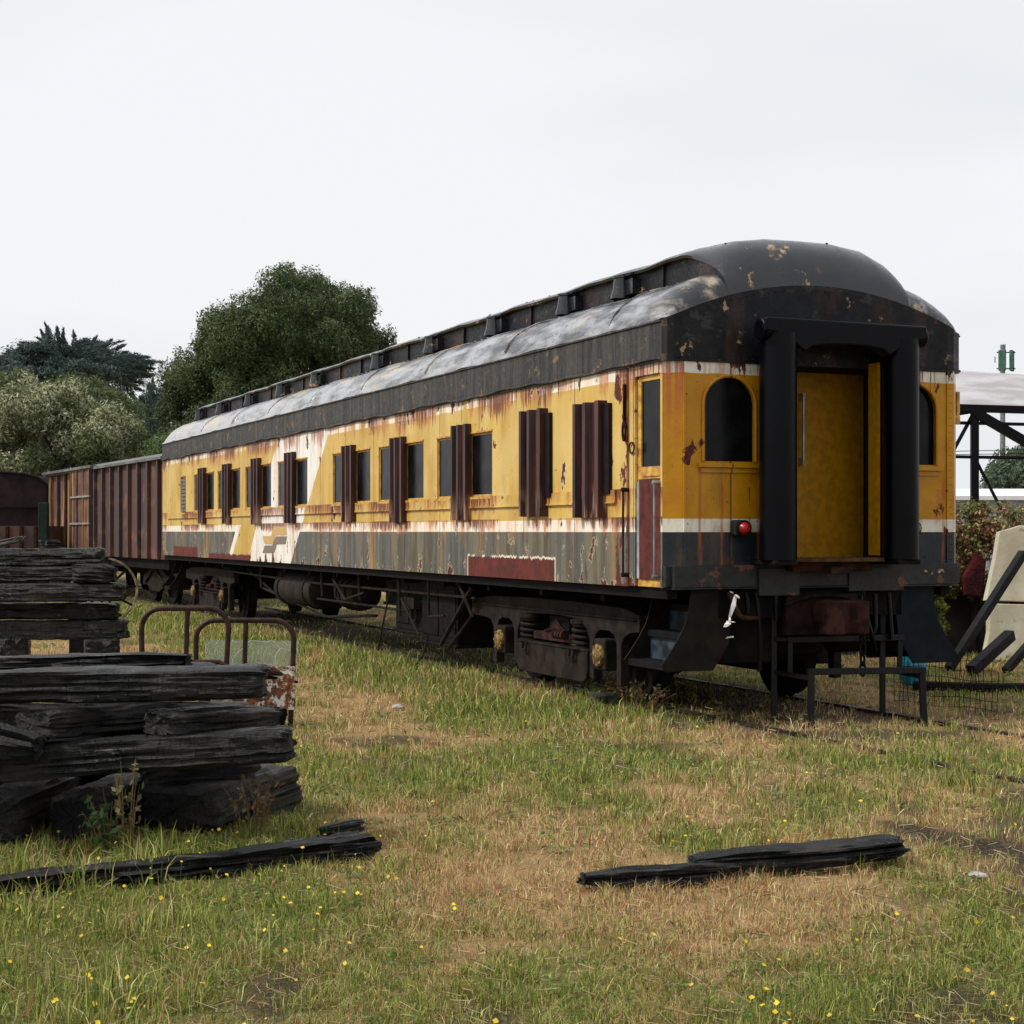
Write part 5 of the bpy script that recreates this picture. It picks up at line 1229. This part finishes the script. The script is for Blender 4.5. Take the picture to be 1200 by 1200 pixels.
tree('round_tree', 'big dark green rounded tree rising behind the far half of the coach', 'tree',
     [(190,590),(191,500),(193,440),(203,418),(228,405),(240,398),(243,380),(262,368),(280,362),(288,345),(305,342),(318,328),(345,316),(372,320),(385,330),(405,333),(424,330),(436,350),(452,365),(461,392),(460,430),(450,590)], 62, 4.6, 420, (.38, .85), 520000, .042, 1.5,
     [(62, 80, 50), (74, 92, 56), (50, 68, 44), (88, 106, 62), (66, 76, 46)], 3, fill=.12, upbias=.3, tip=[(100, 114, 70), (88, 94, 56)])
cyp = [(-60,470),(-60,400),(0,410),(18,400),(50,402),(85,396),(120,402),(150,412),(170,432),(160,446),(135,444),(120,500),(100,560),(0,560)]
sp = [(50,425,4,425,500,.5),(45,415,12,412,500,.5),(60,415,25,405,400,.4),(62,410,42,395,300,.3),(66,412,53,379,260,.26),(60,412,46,386,300,.22),(70,415,68,384,500,.34),(72,415,76,386,260,.22),(90,412,84,387,260,.20),(92,414,100,400,300,.25),(100,414,112,394,300,.25),(110,418,130,398,400,.3),(115,420,147,404,400,.3),(120,424,149,412,400,.3),(125,426,163,421,500,.35),(130,434,178,438,600,.4),(130,440,168,449,500,.35),(125,430,170,428,500,.35),(20,420,-10,428,500,.5),(30,420,8,415,500,.5)]
tree('cypress_tree', 'dark spiky flat topped cypress on the left skyline', 'tree', cyp, 115, 5, 90, (.7, 1.5), 170000, .085, 2.2, [(64, 80, 78), (72, 88, 84), (56, 70, 68), (80, 94, 86)], 4, spikes=sp, flat=.6, fill=.3)  # distance haze is mixed into these lightened bluish leaf colours
tree('olive_shrub', 'large bushy tree with pale silvery leaves behind the boxcar', 'tree', [(-60,640),(-60,450),(0,452),(12,444),(35,448),(60,442),(85,452),(100,470),(125,475),(150,492),(168,510),(176,540),(172,560),(178,640)], 57, 2.8, 170, (.4, .85), 230000, .042, 1.9,
     [(88, 98, 60), (104, 112, 72), (72, 84, 50), (120, 126, 88)], 6, fill=.2, tip=[(188, 190, 156), (160, 166, 126), (200, 200, 170)])
tree('mid_green_tree', 'mid green bushy tree between the cypress and the silvery bush', 'tree', [(60,560),(60,450),(80,443),(110,450),(135,455),(155,465),(165,500),(170,600)], 85, 3, 70, (.7, 1.3), 110000, .07, 1.4, [(84, 98, 60), (98, 110, 70), (70, 84, 54)], 8)
tree('conifer', 'small blue green conifer left of the big rounded tree', 'tree', [(150,600),(158,520),(165,500),(160,482),(170,470),(172,452),(179,445),(186,462),(188,480),(196,500),(200,600)], 92, 1.6, 60, (.45, .9), 70000, .075, 1.8, [(64, 84, 74), (76, 96, 84), (54, 72, 66)], 9, spikes=[(178,480,178,444,400,.3),(176,490,166,466,300,.3),(180,490,190,462,300,.3)])
tree('edge_bush', 'green bush at the left foot of the big rounded tree', 'bush', [(176,600),(180,545),(186,520),(200,500),(215,505),(215,600)], 52, 1.2, 30, (.3, .6), 30000, .04, 1.4, [(82, 104, 54), (98, 118, 62), (66, 86, 46)], 10)

# ------------------------------------------------------------------ right side: shed, mast, hedge, wall, panels, scrap
M_sheetm = simple('galvanised_sheet', (176, 176, 180), .5, var=.14, scale=1.2, c2=(150, 146, 148)); M_dark = simple('black_steelwork', (16, 16, 20), .6)
Zs_ = 32.0; sx = Zs_/F
sh = empty('open_shed', (at(1160, 0, Zs_).x, Zs_, 0), 0, 'open sided shed with a pale corrugated roof on black steel frames, right of the coach', 'shed')
ox = sh.location.x; X0 = at(1050, 0, Zs_).x-ox; X1 = at(1330, 0, Zs_).x-ox; ze = at(0, 474, Zs_).z
mb = MB(); n_ = 150; pf = [(0, ze), (1.2, ze+.34), (2.6, ze+.62), (2.62, ze+.60), (4.0, ze+.98), (6.0, ze+1.30), (7.5, ze+1.36)]
xs_ = np.linspace(X0, X1, n_+1); vs_ = []
for i, x_ in enumerate(xs_):
    dz = (.022 if i % 2 else -.022)-(x_-X0)*.012
    for (y_, z_) in pf: vs_.append((x_, y_+.2, z_+dz-.07*max(0, x_-.2)*y_/7.5))
m_ = len(pf); mb.add(vs_, [(i*m_+j, (i+1)*m_+j, (i+1)*m_+j+1, i*m_+j+1) for i in range(n_) for j in range(m_-1)], 0, False)
o = mb.build('roof', M_sheetm, sh, normals=False); s_ = o.modifiers.new('thick', 'SOLIDIFY'); s_.thickness = .03
P = lambda px, py, dy=0: Vector(((px-600)*sx-ox, dy, CAMH+(HOR-py)*sx))
mb = MB(); sq(mb, P(1050, 476), P(1330, 484), .14); mb.build('eaves_beam', M_dark, sh)
for px in (1142, 1262): mb = MB(); sq(mb, P(px, 684), P(px, 482), .13); mb.build('post', M_dark, sh)
mb = MB(); sq(mb, P(1050, 494), P(1330, 500), .06); sq(mb, P(1050, 534), P(1330, 539), .06); sq(mb, P(1142, 483), P(1262, 553), .17); sq(mb, P(1141, 484), P(1100, 560), .06); sq(mb, P(1142, 536), P(1175, 600), .05); sq(mb, P(1100, 488), P(1161, 478), .09); sq(mb, P(1050, 470), P(1142, 690), .09)
mb.build('truss', M_dark, sh)
mb = MB(); 
for px in (1142, 1262): sq(mb, P(px, 684, 7), P(px, 450, 7), .13)
mb.build('rear_post', M_dark, sh)
# mast
Zm = 140; sx = Zm/F; p = at(1175, 0, Zm); mast = empty('phone_mast', (p.x, Zm, 0), 0, 'grey phone mast with green antenna panels above the shed roof', 'mast')
P = lambda px, py, dy=0: Vector(((px-1175)*sx, dy, CAMH+(HOR-py)*sx))
mb = MB(); mb.tube([P(1175, 640), P(1175, 404)], [.26, .2], 10); mb.tube([P(1178, 412), P(1178, 403)], .03, 6); mb.build('pole', simple('mast_grey', (128, 132, 138), .6), mast)
for px, dy in ((1170, -.6), (1174.5, -.7), (1183, -.6), (1187, 0), (1177, .7)):
    mb = MB(); mb.box(tuple(P(px-1.8, 435, dy)), tuple(P(px+1.8, 411, dy+.25))); mb.build('antenna_panel', simple('antenna_green', (72, 122, 106), .6), mast, bevel=.03)
mb = MB(); mb.tube([P(1168, 413), P(1190, 413)], .05, 6); mb.tube([P(1168, 432), P(1190, 432)], .05, 6); mb.tube([P(1166, 425), P(1166, 418)], .04, 5); mb.build('bracket', M_dark, mast)
# power lines
for k, (ya, yb) in enumerate(((531, 524), (534, 529))):
    mb = MB(); mb.tube([at(1020+k, ya, 95), at(1250, yb+2, 95)], .022, 5); tag(mb.build('power_line', M_dark), ('upper' if not k else 'lower')+' thin power line crossing behind the shed posts', 'power line')
    
# distant tree belt and white roof
tree('distant_trees', 'dark green tree beyond the shed at the right edge', 'tree', [(1140,600),(1140,560),(1150,548),(1165,540),(1175,530),(1190,524),(1215,518),(1260,520),(1300,540),(1300,600)], 105, 4, 70, (.8, 1.5), 90000, .09, 1.4, [(88, 104, 84), (98, 114, 92), (76, 94, 76)], 21)
Zr = 70; a_ = at(1080, 577, Zr); b_ = at(1330, 577, Zr)
lb = empty('white_warehouse', ((a_.x+b_.x)/2, Zr, 0), 0, 'long low warehouse with a white roof seen above the vines', 'warehouse'); hx = (b_.x-a_.x)/2
mb = MB(); mb.box((-hx, 0, 0), (hx, 12, a_.z-.3)); mb.build('wall', simple('warehouse_wall', (170, 174, 182), .7), lb)
mb = MB(); mb.prism([(-.3, a_.z-.32), (-.3, a_.z-.15), (6, a_.z+.30), (12.3, a_.z-.15), (12.3, a_.z-.32)], 'x', -hx-.3, hx+.3); mb.build('roof', simple('white_roof', (228, 230, 234), .5, bump=0, var=.05), lb)

# wall behind the vines: dark precast slabs
M_conc = simple('dark_stained_concrete', (70, 68, 67), .85, var=.4, scale=1.6, bump=.5, bd=.01)
Yw = 23.6; a_ = at(985, 700, Yw); 
wl_ = empty('concrete_fence', (a_.x, Yw, 0), 0, 'dark stained concrete slab fence under the red and green vines', 'fence')
for k in range(9):
    x_ = .62*k; mb = MB(); mb.box((x_, 0, -.02), (x_+.56, .06, .93-.01*k)); mb.build('slab', M_conc, wl_, bevel=.01)
    mb = MB(); mb.box((x_+.565, -.05, -.02), (x_+.615, .08, 1.0)); mb.build('fence_post', M_conc, wl_, bevel=.01)
# vines
tree('creeper', 'tangled creeper with green and reddish leaves above the concrete fence', 'creeper', [(975,700),(975,600),(1020,592),(1060,598),(1110,588),(1135,585),(1165,592),(1200,586),(1260,580),(1300,600),(1300,660),(1210,640),(1195,700),(1150,705),(1120,700),(1085,712),(1040,706)], 23.3, .42, 200, (.08, .19), 30000, .028, 1.0,
     [(98, 112, 56), (122, 130, 68), (76, 90, 46), (140, 120, 72), (110, 100, 60)], 31, trunk=False, tip=[(140, 84, 74), (170, 130, 100), (184, 178, 120), (120, 72, 66)], fill=.3, upbias=.4)
tree('creeper', 'thin strand of green creeper hanging down the dark concrete fence', 'creeper', [(1085,765),(1088,710),(1100,700),(1112,705),(1110,740),(1098,770)], 23.15, .15, 26, (.05, .1), 900, .035, .9, [(122, 134, 66), (96, 110, 50), (150, 150, 80)], 32, trunk=False)
# red object behind creeper
mb = MB(); a_ = at(1128, 698, 22.9); b_ = at(1154, 648, 22.9)
mb.prism([(a_.x, a_.z), (b_.x-.05, a_.z-.03), (b_.x, b_.z-.1), (b_.x-.15, b_.z+.02), (a_.x+.12, b_.z-.1), (a_.x-.03, a_.z+.25)], 'y', 22.8, 22.95)
o = mb.build('red_sheeting', simple('dark_red_cloth', (84, 26, 30), .7, var=.5, scale=7, bump=1, bd=.03), bevel=.03); tag(o, 'dark red sheeting bundled in the creeper above the concrete fence', 'sheeting')
mb = MB(); sq(mb, (a_.x+.2, 22.9, 0), (a_.x+.2, 22.9, a_.z+.1), .06); o2 = mb.build('support_post', M_steel, o)
# pale concrete panels, tilted
g = G('cream_concrete', .8); n = g.noise(scale=1.7, detail=6); f = g.noise(scale=20, detail=5)
c = g.mix(g.st(n, .35, .65), (206, 200, 180), (176, 166, 142)); c = g.mix(g.mul(g.st(g.noise(scale=5, detail=6, rough=.7), .60, .68), .8), c, (92, 86, 74)); g.col(c).bump(f, .5, .008); M_cream = g.m
Yc = 22.4; sx = Yc/F
def panel(pts, y0, lab):
    c_ = at(pts[0][0], 0, Yc); mb = MB(); mb.prism([((a-600)*sx-c_.x, max(-.02, CAMH+(HOR-b)*sx)) for a, b in pts], 'y', 0, .16)
    o = mb.build('precast_slab', M_cream, bevel=.012); o.location = (c_.x, y0, 0); o.rotation_euler = (R(-5), 0, 0); return tag(o, lab, 'concrete slab', 'cream concrete panels')
panel([(1160,704),(1172,655),(1178,622),(1192,618),(1202,615),(1290,618),(1290,708)], Yc+.12, 'upper cream concrete panel with broken slanting edge at the right of the photo')
panel([(1152,790),(1160,740),(1160,707),(1290,711),(1290,790)], Yc, 'lower cream concrete panel resting on the grass at the right of the photo')
# steel scrap leaning
M_blkst = simple('black_angle_steel', (26, 26, 29), .5, var=.4, scale=8); 
def scrap(a, b, w, lab, holes=8):
    mb = MB(); sq(mb, a, b, w); a = Vector(a); b = Vector(b)
    r_ = empty('steel_beam', tuple(a), 0, lab, 'beam'); mb.v = [tuple(Vector(p_)-a) for p_ in mb.v]; mb.build('bar', M_blkst, r_, bevel=.008)
    mb = MB()
    for k in range(holes):
        p_ = (b-a)*((k+.6)/holes); mb.cyl(p_+Vector((.0, -w/2-.004, 0)), p_+Vector((0, -w/2+.002, 0)), .012, 8)
    mb.build('bolt', M_chrome, r_)
scrap(gr(1112, 784, .02), at(1199, 648, 21.7), .10, 'long black steel beam leaning diagonally against the cream panels', 9)
scrap(gr(1138, 786, .05), at(1184, 744, 20.9), .13, 'short thick black beam leaning behind the grass below the cream panels', 3)
scrap(gr(1178, 787, .03), at(1215, 745, 20.7), .09, 'short black beam with pale bolts at the right edge of the photo', 4)
# lying rail / pipe
mb = MB(); mb.tube([gr(1070, 803, .05), gr(1165, 806, .05), gr(1300, 806, .05)], .05, 8); tag(mb.build('pipe', M_steel), 'dark pipe lying across the grass behind the wire mesh', 'pipe')
# wire mesh panel
mb = MB(); A = gr(1048, 826); B = gr(1168, 838); n_ = 21
for k in range(n_):
    p_ = A.lerp(B, k/(n_-1)); top_ = .52+.03*math.sin(k*.5)-(.10 if k > 14 else 0); mb.tube([p_+Vector((0, 0, -.01)), p_+Vector((.02*math.sin(k*1.7), .01, top_*.5)), p_+Vector((.02*math.sin(k), .03*math.sin(k*.8), top_))], .0035, 4)
for j in range(6):
    z_ = .04+.09*j; mb.tube([A.lerp(B, k/8)+Vector((0, .01*math.sin(k+j), z_+.012*math.sin(k*1.3+j))) for k in range(9)], .003, 4)
tag(mb.build('wire_mesh', M_rust), 'rusty wire mesh panel standing in the grass right of the step frame', 'mesh panel')
# cyan bag
mb = MB(); p_ = gr(1068, 806); r2 = np.random.default_rng(5); n1_, n2_ = 14, 8; vs_ = []
for j in range(n2_+1):
    for k in range(n1_):
        a = 2*math.pi*k/n1_; ph = math.pi*j/n2_; rr_ = .14*(1+.25*r2.normal()*.5)*math.sin(ph)**.7*(1.0-.35*j/n2_*0)
        vs_.append((rr_*math.cos(a)*1.1, rr_*math.sin(a)*.7, .21-.21*math.cos(ph)))
mb.add(vs_, [(j*n1_+k, j*n1_+(k+1) % n1_, (j+1)*n1_+(k+1) % n1_, (j+1)*n1_+k) for j in range(n2_) for k in range(n1_)])
o = mb.build('plastic_bag', simple('turquoise_plastic', (40, 156, 182), .35, bump=.1)); o.location = p_; tag(o, 'crumpled turquoise plastic bag behind the wire mesh under the coach end', 'bag')
# dark block in the grass by the bogie, brown weeds, small litter
mb = MB(); mb.prism([(0, 0), (.26, .0), (.30, .11), (.22, .15), (.02, .14)], 'y', 0, .26); o = mb.build('concrete_block', simple('mossy_dark_block', (66, 64, 58), .8, var=.5, scale=9, bump=.8, bd=.02), bevel=.02); o.location = gr(695, 829)+Vector((0, 0, -.02)); o.rotation_euler = (0, 0, .2); tag(o, 'broken dark block lying in the grass by the near bogie', 'block')
for (px, py, s_, lab) in ((466, 832, .06, 'small white scrap of litter in the grass before the coach'), (1146, 1033, .045, 'small white pebble in the grass at the lower right')):
    r2 = np.random.default_rng(int(px)); bm = bmesh.new(); bmesh.ops.create_icosphere(bm, subdivisions=2, radius=s_)
    for v_ in bm.verts: v_.co *= 1+.35*(r2.random()-.5); v_.co.z *= .45
    me = bpy.data.meshes.new('litter'); bm.to_mesh(me); bm.free(); o = link_mesh('litter', me, simple('pale_scrap', (176, 174, 168), .7)); o.location = gr(px, py)+Vector((0, 0, .03)); tag(o, lab, 'litter')
# low broad leaves and flattened straw among the grass
r = np.random.default_rng(44)
def scatter(N):
    px = r.uniform(-120, 1320, N); py = r.uniform(690, 1320, N); Y = CAMH*F/(py-HOR); return (px-600)/F*Y, Y
X, Y = scatter(2600); k = r.integers(0, 2600, 52000); Xl = X[k]+r.normal(size=52000)*.05*np.clip(Y[k]/9, .8, 2.5); Yl = Y[k]+r.normal(size=52000)*.06*np.clip(Y[k]/9, .8, 2.5)
kk = (fbm(Xl*1.1+5, Yl*.9, 3, 71) > .46) & (bare_field(Xl, Yl) < .5); Xl, Yl = Xl[kk], Yl[kk]; n = len(Xl)
ctr = np.stack([Xl, Yl, height(Xl, Yl)+.008+.035*r.random(n)], -1); nr = r.normal(size=(n, 3))*.45+np.array([0, -.1, 1]); nr /= np.linalg.norm(nr, axis=1)[:, None]
Pq, C = leaves(ctr, nr, .011*np.clip(Yl/8, .8, 3), 1.1, [(84, 108, 48), (104, 128, 60), (70, 92, 44), (120, 122, 66)], r, .5)
tag(np_mesh('broadleaf_weeds', Pq.reshape(-1, 3), np.arange(4*n), np.full(n, 4), M_leaf, colors=np.repeat(C, 4, 0)), 'low broad leaved weeds between the grass blades', 'weeds', kind='stuff')
X, Y = scatter(11000); n = len(X); a = r.uniform(0, np.pi, n); l_ = (.012+.035*r.random(n)); w_ = .0016*np.clip(Y/7, .8, 4); dx, dy = np.cos(a)*l_, np.sin(a)*l_; z0 = height(X, Y)+.012+.03*r.random(n); z1 = z0+r.normal(size=n)*.018
Pq = np.stack([np.stack([X-dx, Y-dy, z0], -1), np.stack([X+dx, Y+dy, z1], -1), np.stack([X+dx, Y+dy, z1+w_*1.6], -1), np.stack([X-dx, Y-dy, z0+w_*1.6], -1)], 1)
C = np.array([L3(c) for c in ((222, 202, 162), (196, 168, 122), (150, 118, 84), (104, 80, 60))])[r.integers(0, 4, n)]
tag(np_mesh('straw_litter', Pq.reshape(-1, 3), np.arange(4*n), np.full(n, 4), M_leaf, colors=np.repeat(C, 4, 0)), 'flattened dry straw stalks lying over the grass', 'straw', kind='stuff')
# red-brown weeds by the block
def weed(px, py, h, n, pal, lab, seed, cat='weed', spread=.10):
    r = np.random.default_rng(seed); p_ = gr(px, py); mb = MB(); ctr = []
    for k in range(n):
        a = r.uniform(0, 6.28); l_ = r.uniform(.2, 1)*spread*1.6; hh = h*r.uniform(.6, 1); b_ = Vector((math.cos(a)*spread*.35*r.random(), math.sin(a)*spread*.35, 0)); e = b_+Vector((math.cos(a)*l_, math.sin(a)*l_, hh))
        m_ = b_.lerp(e, .5)+Vector((0, 0, hh*.12)); mb.tube([b_-Vector((0, 0, .02)), m_, e], [.0035, .0028, .0015], 4)
        for j in range(9):
            u = .25+.75*j/9; ctr.append(np.array(b_.lerp(e, u))+r.normal(size=3)*.018)
    root = empty('weed', p_, 0, lab, cat); mb.build('stem', simple('weed_stem', (120, 96, 60), .8, bump=0), root, normals=False)
    ctr = np.array(ctr); nr = r.normal(size=(len(ctr), 3)); nr /= np.linalg.norm(nr, axis=1)[:, None]; Pq, C = leaves(ctr, nr, .022, 1.2, pal, r)
    tag(np_mesh('foliage', Pq.reshape(-1, 3), np.arange(4*len(ctr)), np.full(len(ctr), 4), M_leaf, root, colors=np.repeat(C, 4, 0)), kind='stuff')
weed(738, 826, .30, 26, [(92, 66, 46), (84, 90, 50), (112, 84, 52)], 'reddish brown weed beside the dark block', 1, spread=.2)
weed(758, 832, .26, 22, [(104, 76, 52), (92, 94, 52)], 'low brown weed in front of the boarding steps', 2, spread=.18)
weed(128, 1000, .34, 12, [(62, 92, 48), (78, 108, 56)], 'broad leaved green weed against the near stack', 3, spread=.08)
weed(150, 1002, .52, 8, [(98, 100, 66), (110, 96, 66)], 'tall thin seeding weed in front of the near stack', 4, spread=.05)
weed(300, 985, .42, 12, [(130, 104, 72), (104, 88, 58)], 'dry straw coloured weed at the right end of the near stack', 5, spread=.14)
weed(872, 838, .2, 30, [(50, 44, 38), (70, 62, 50)], 'dark dead weed in the shade beneath the step frame post', 6, spread=.2)
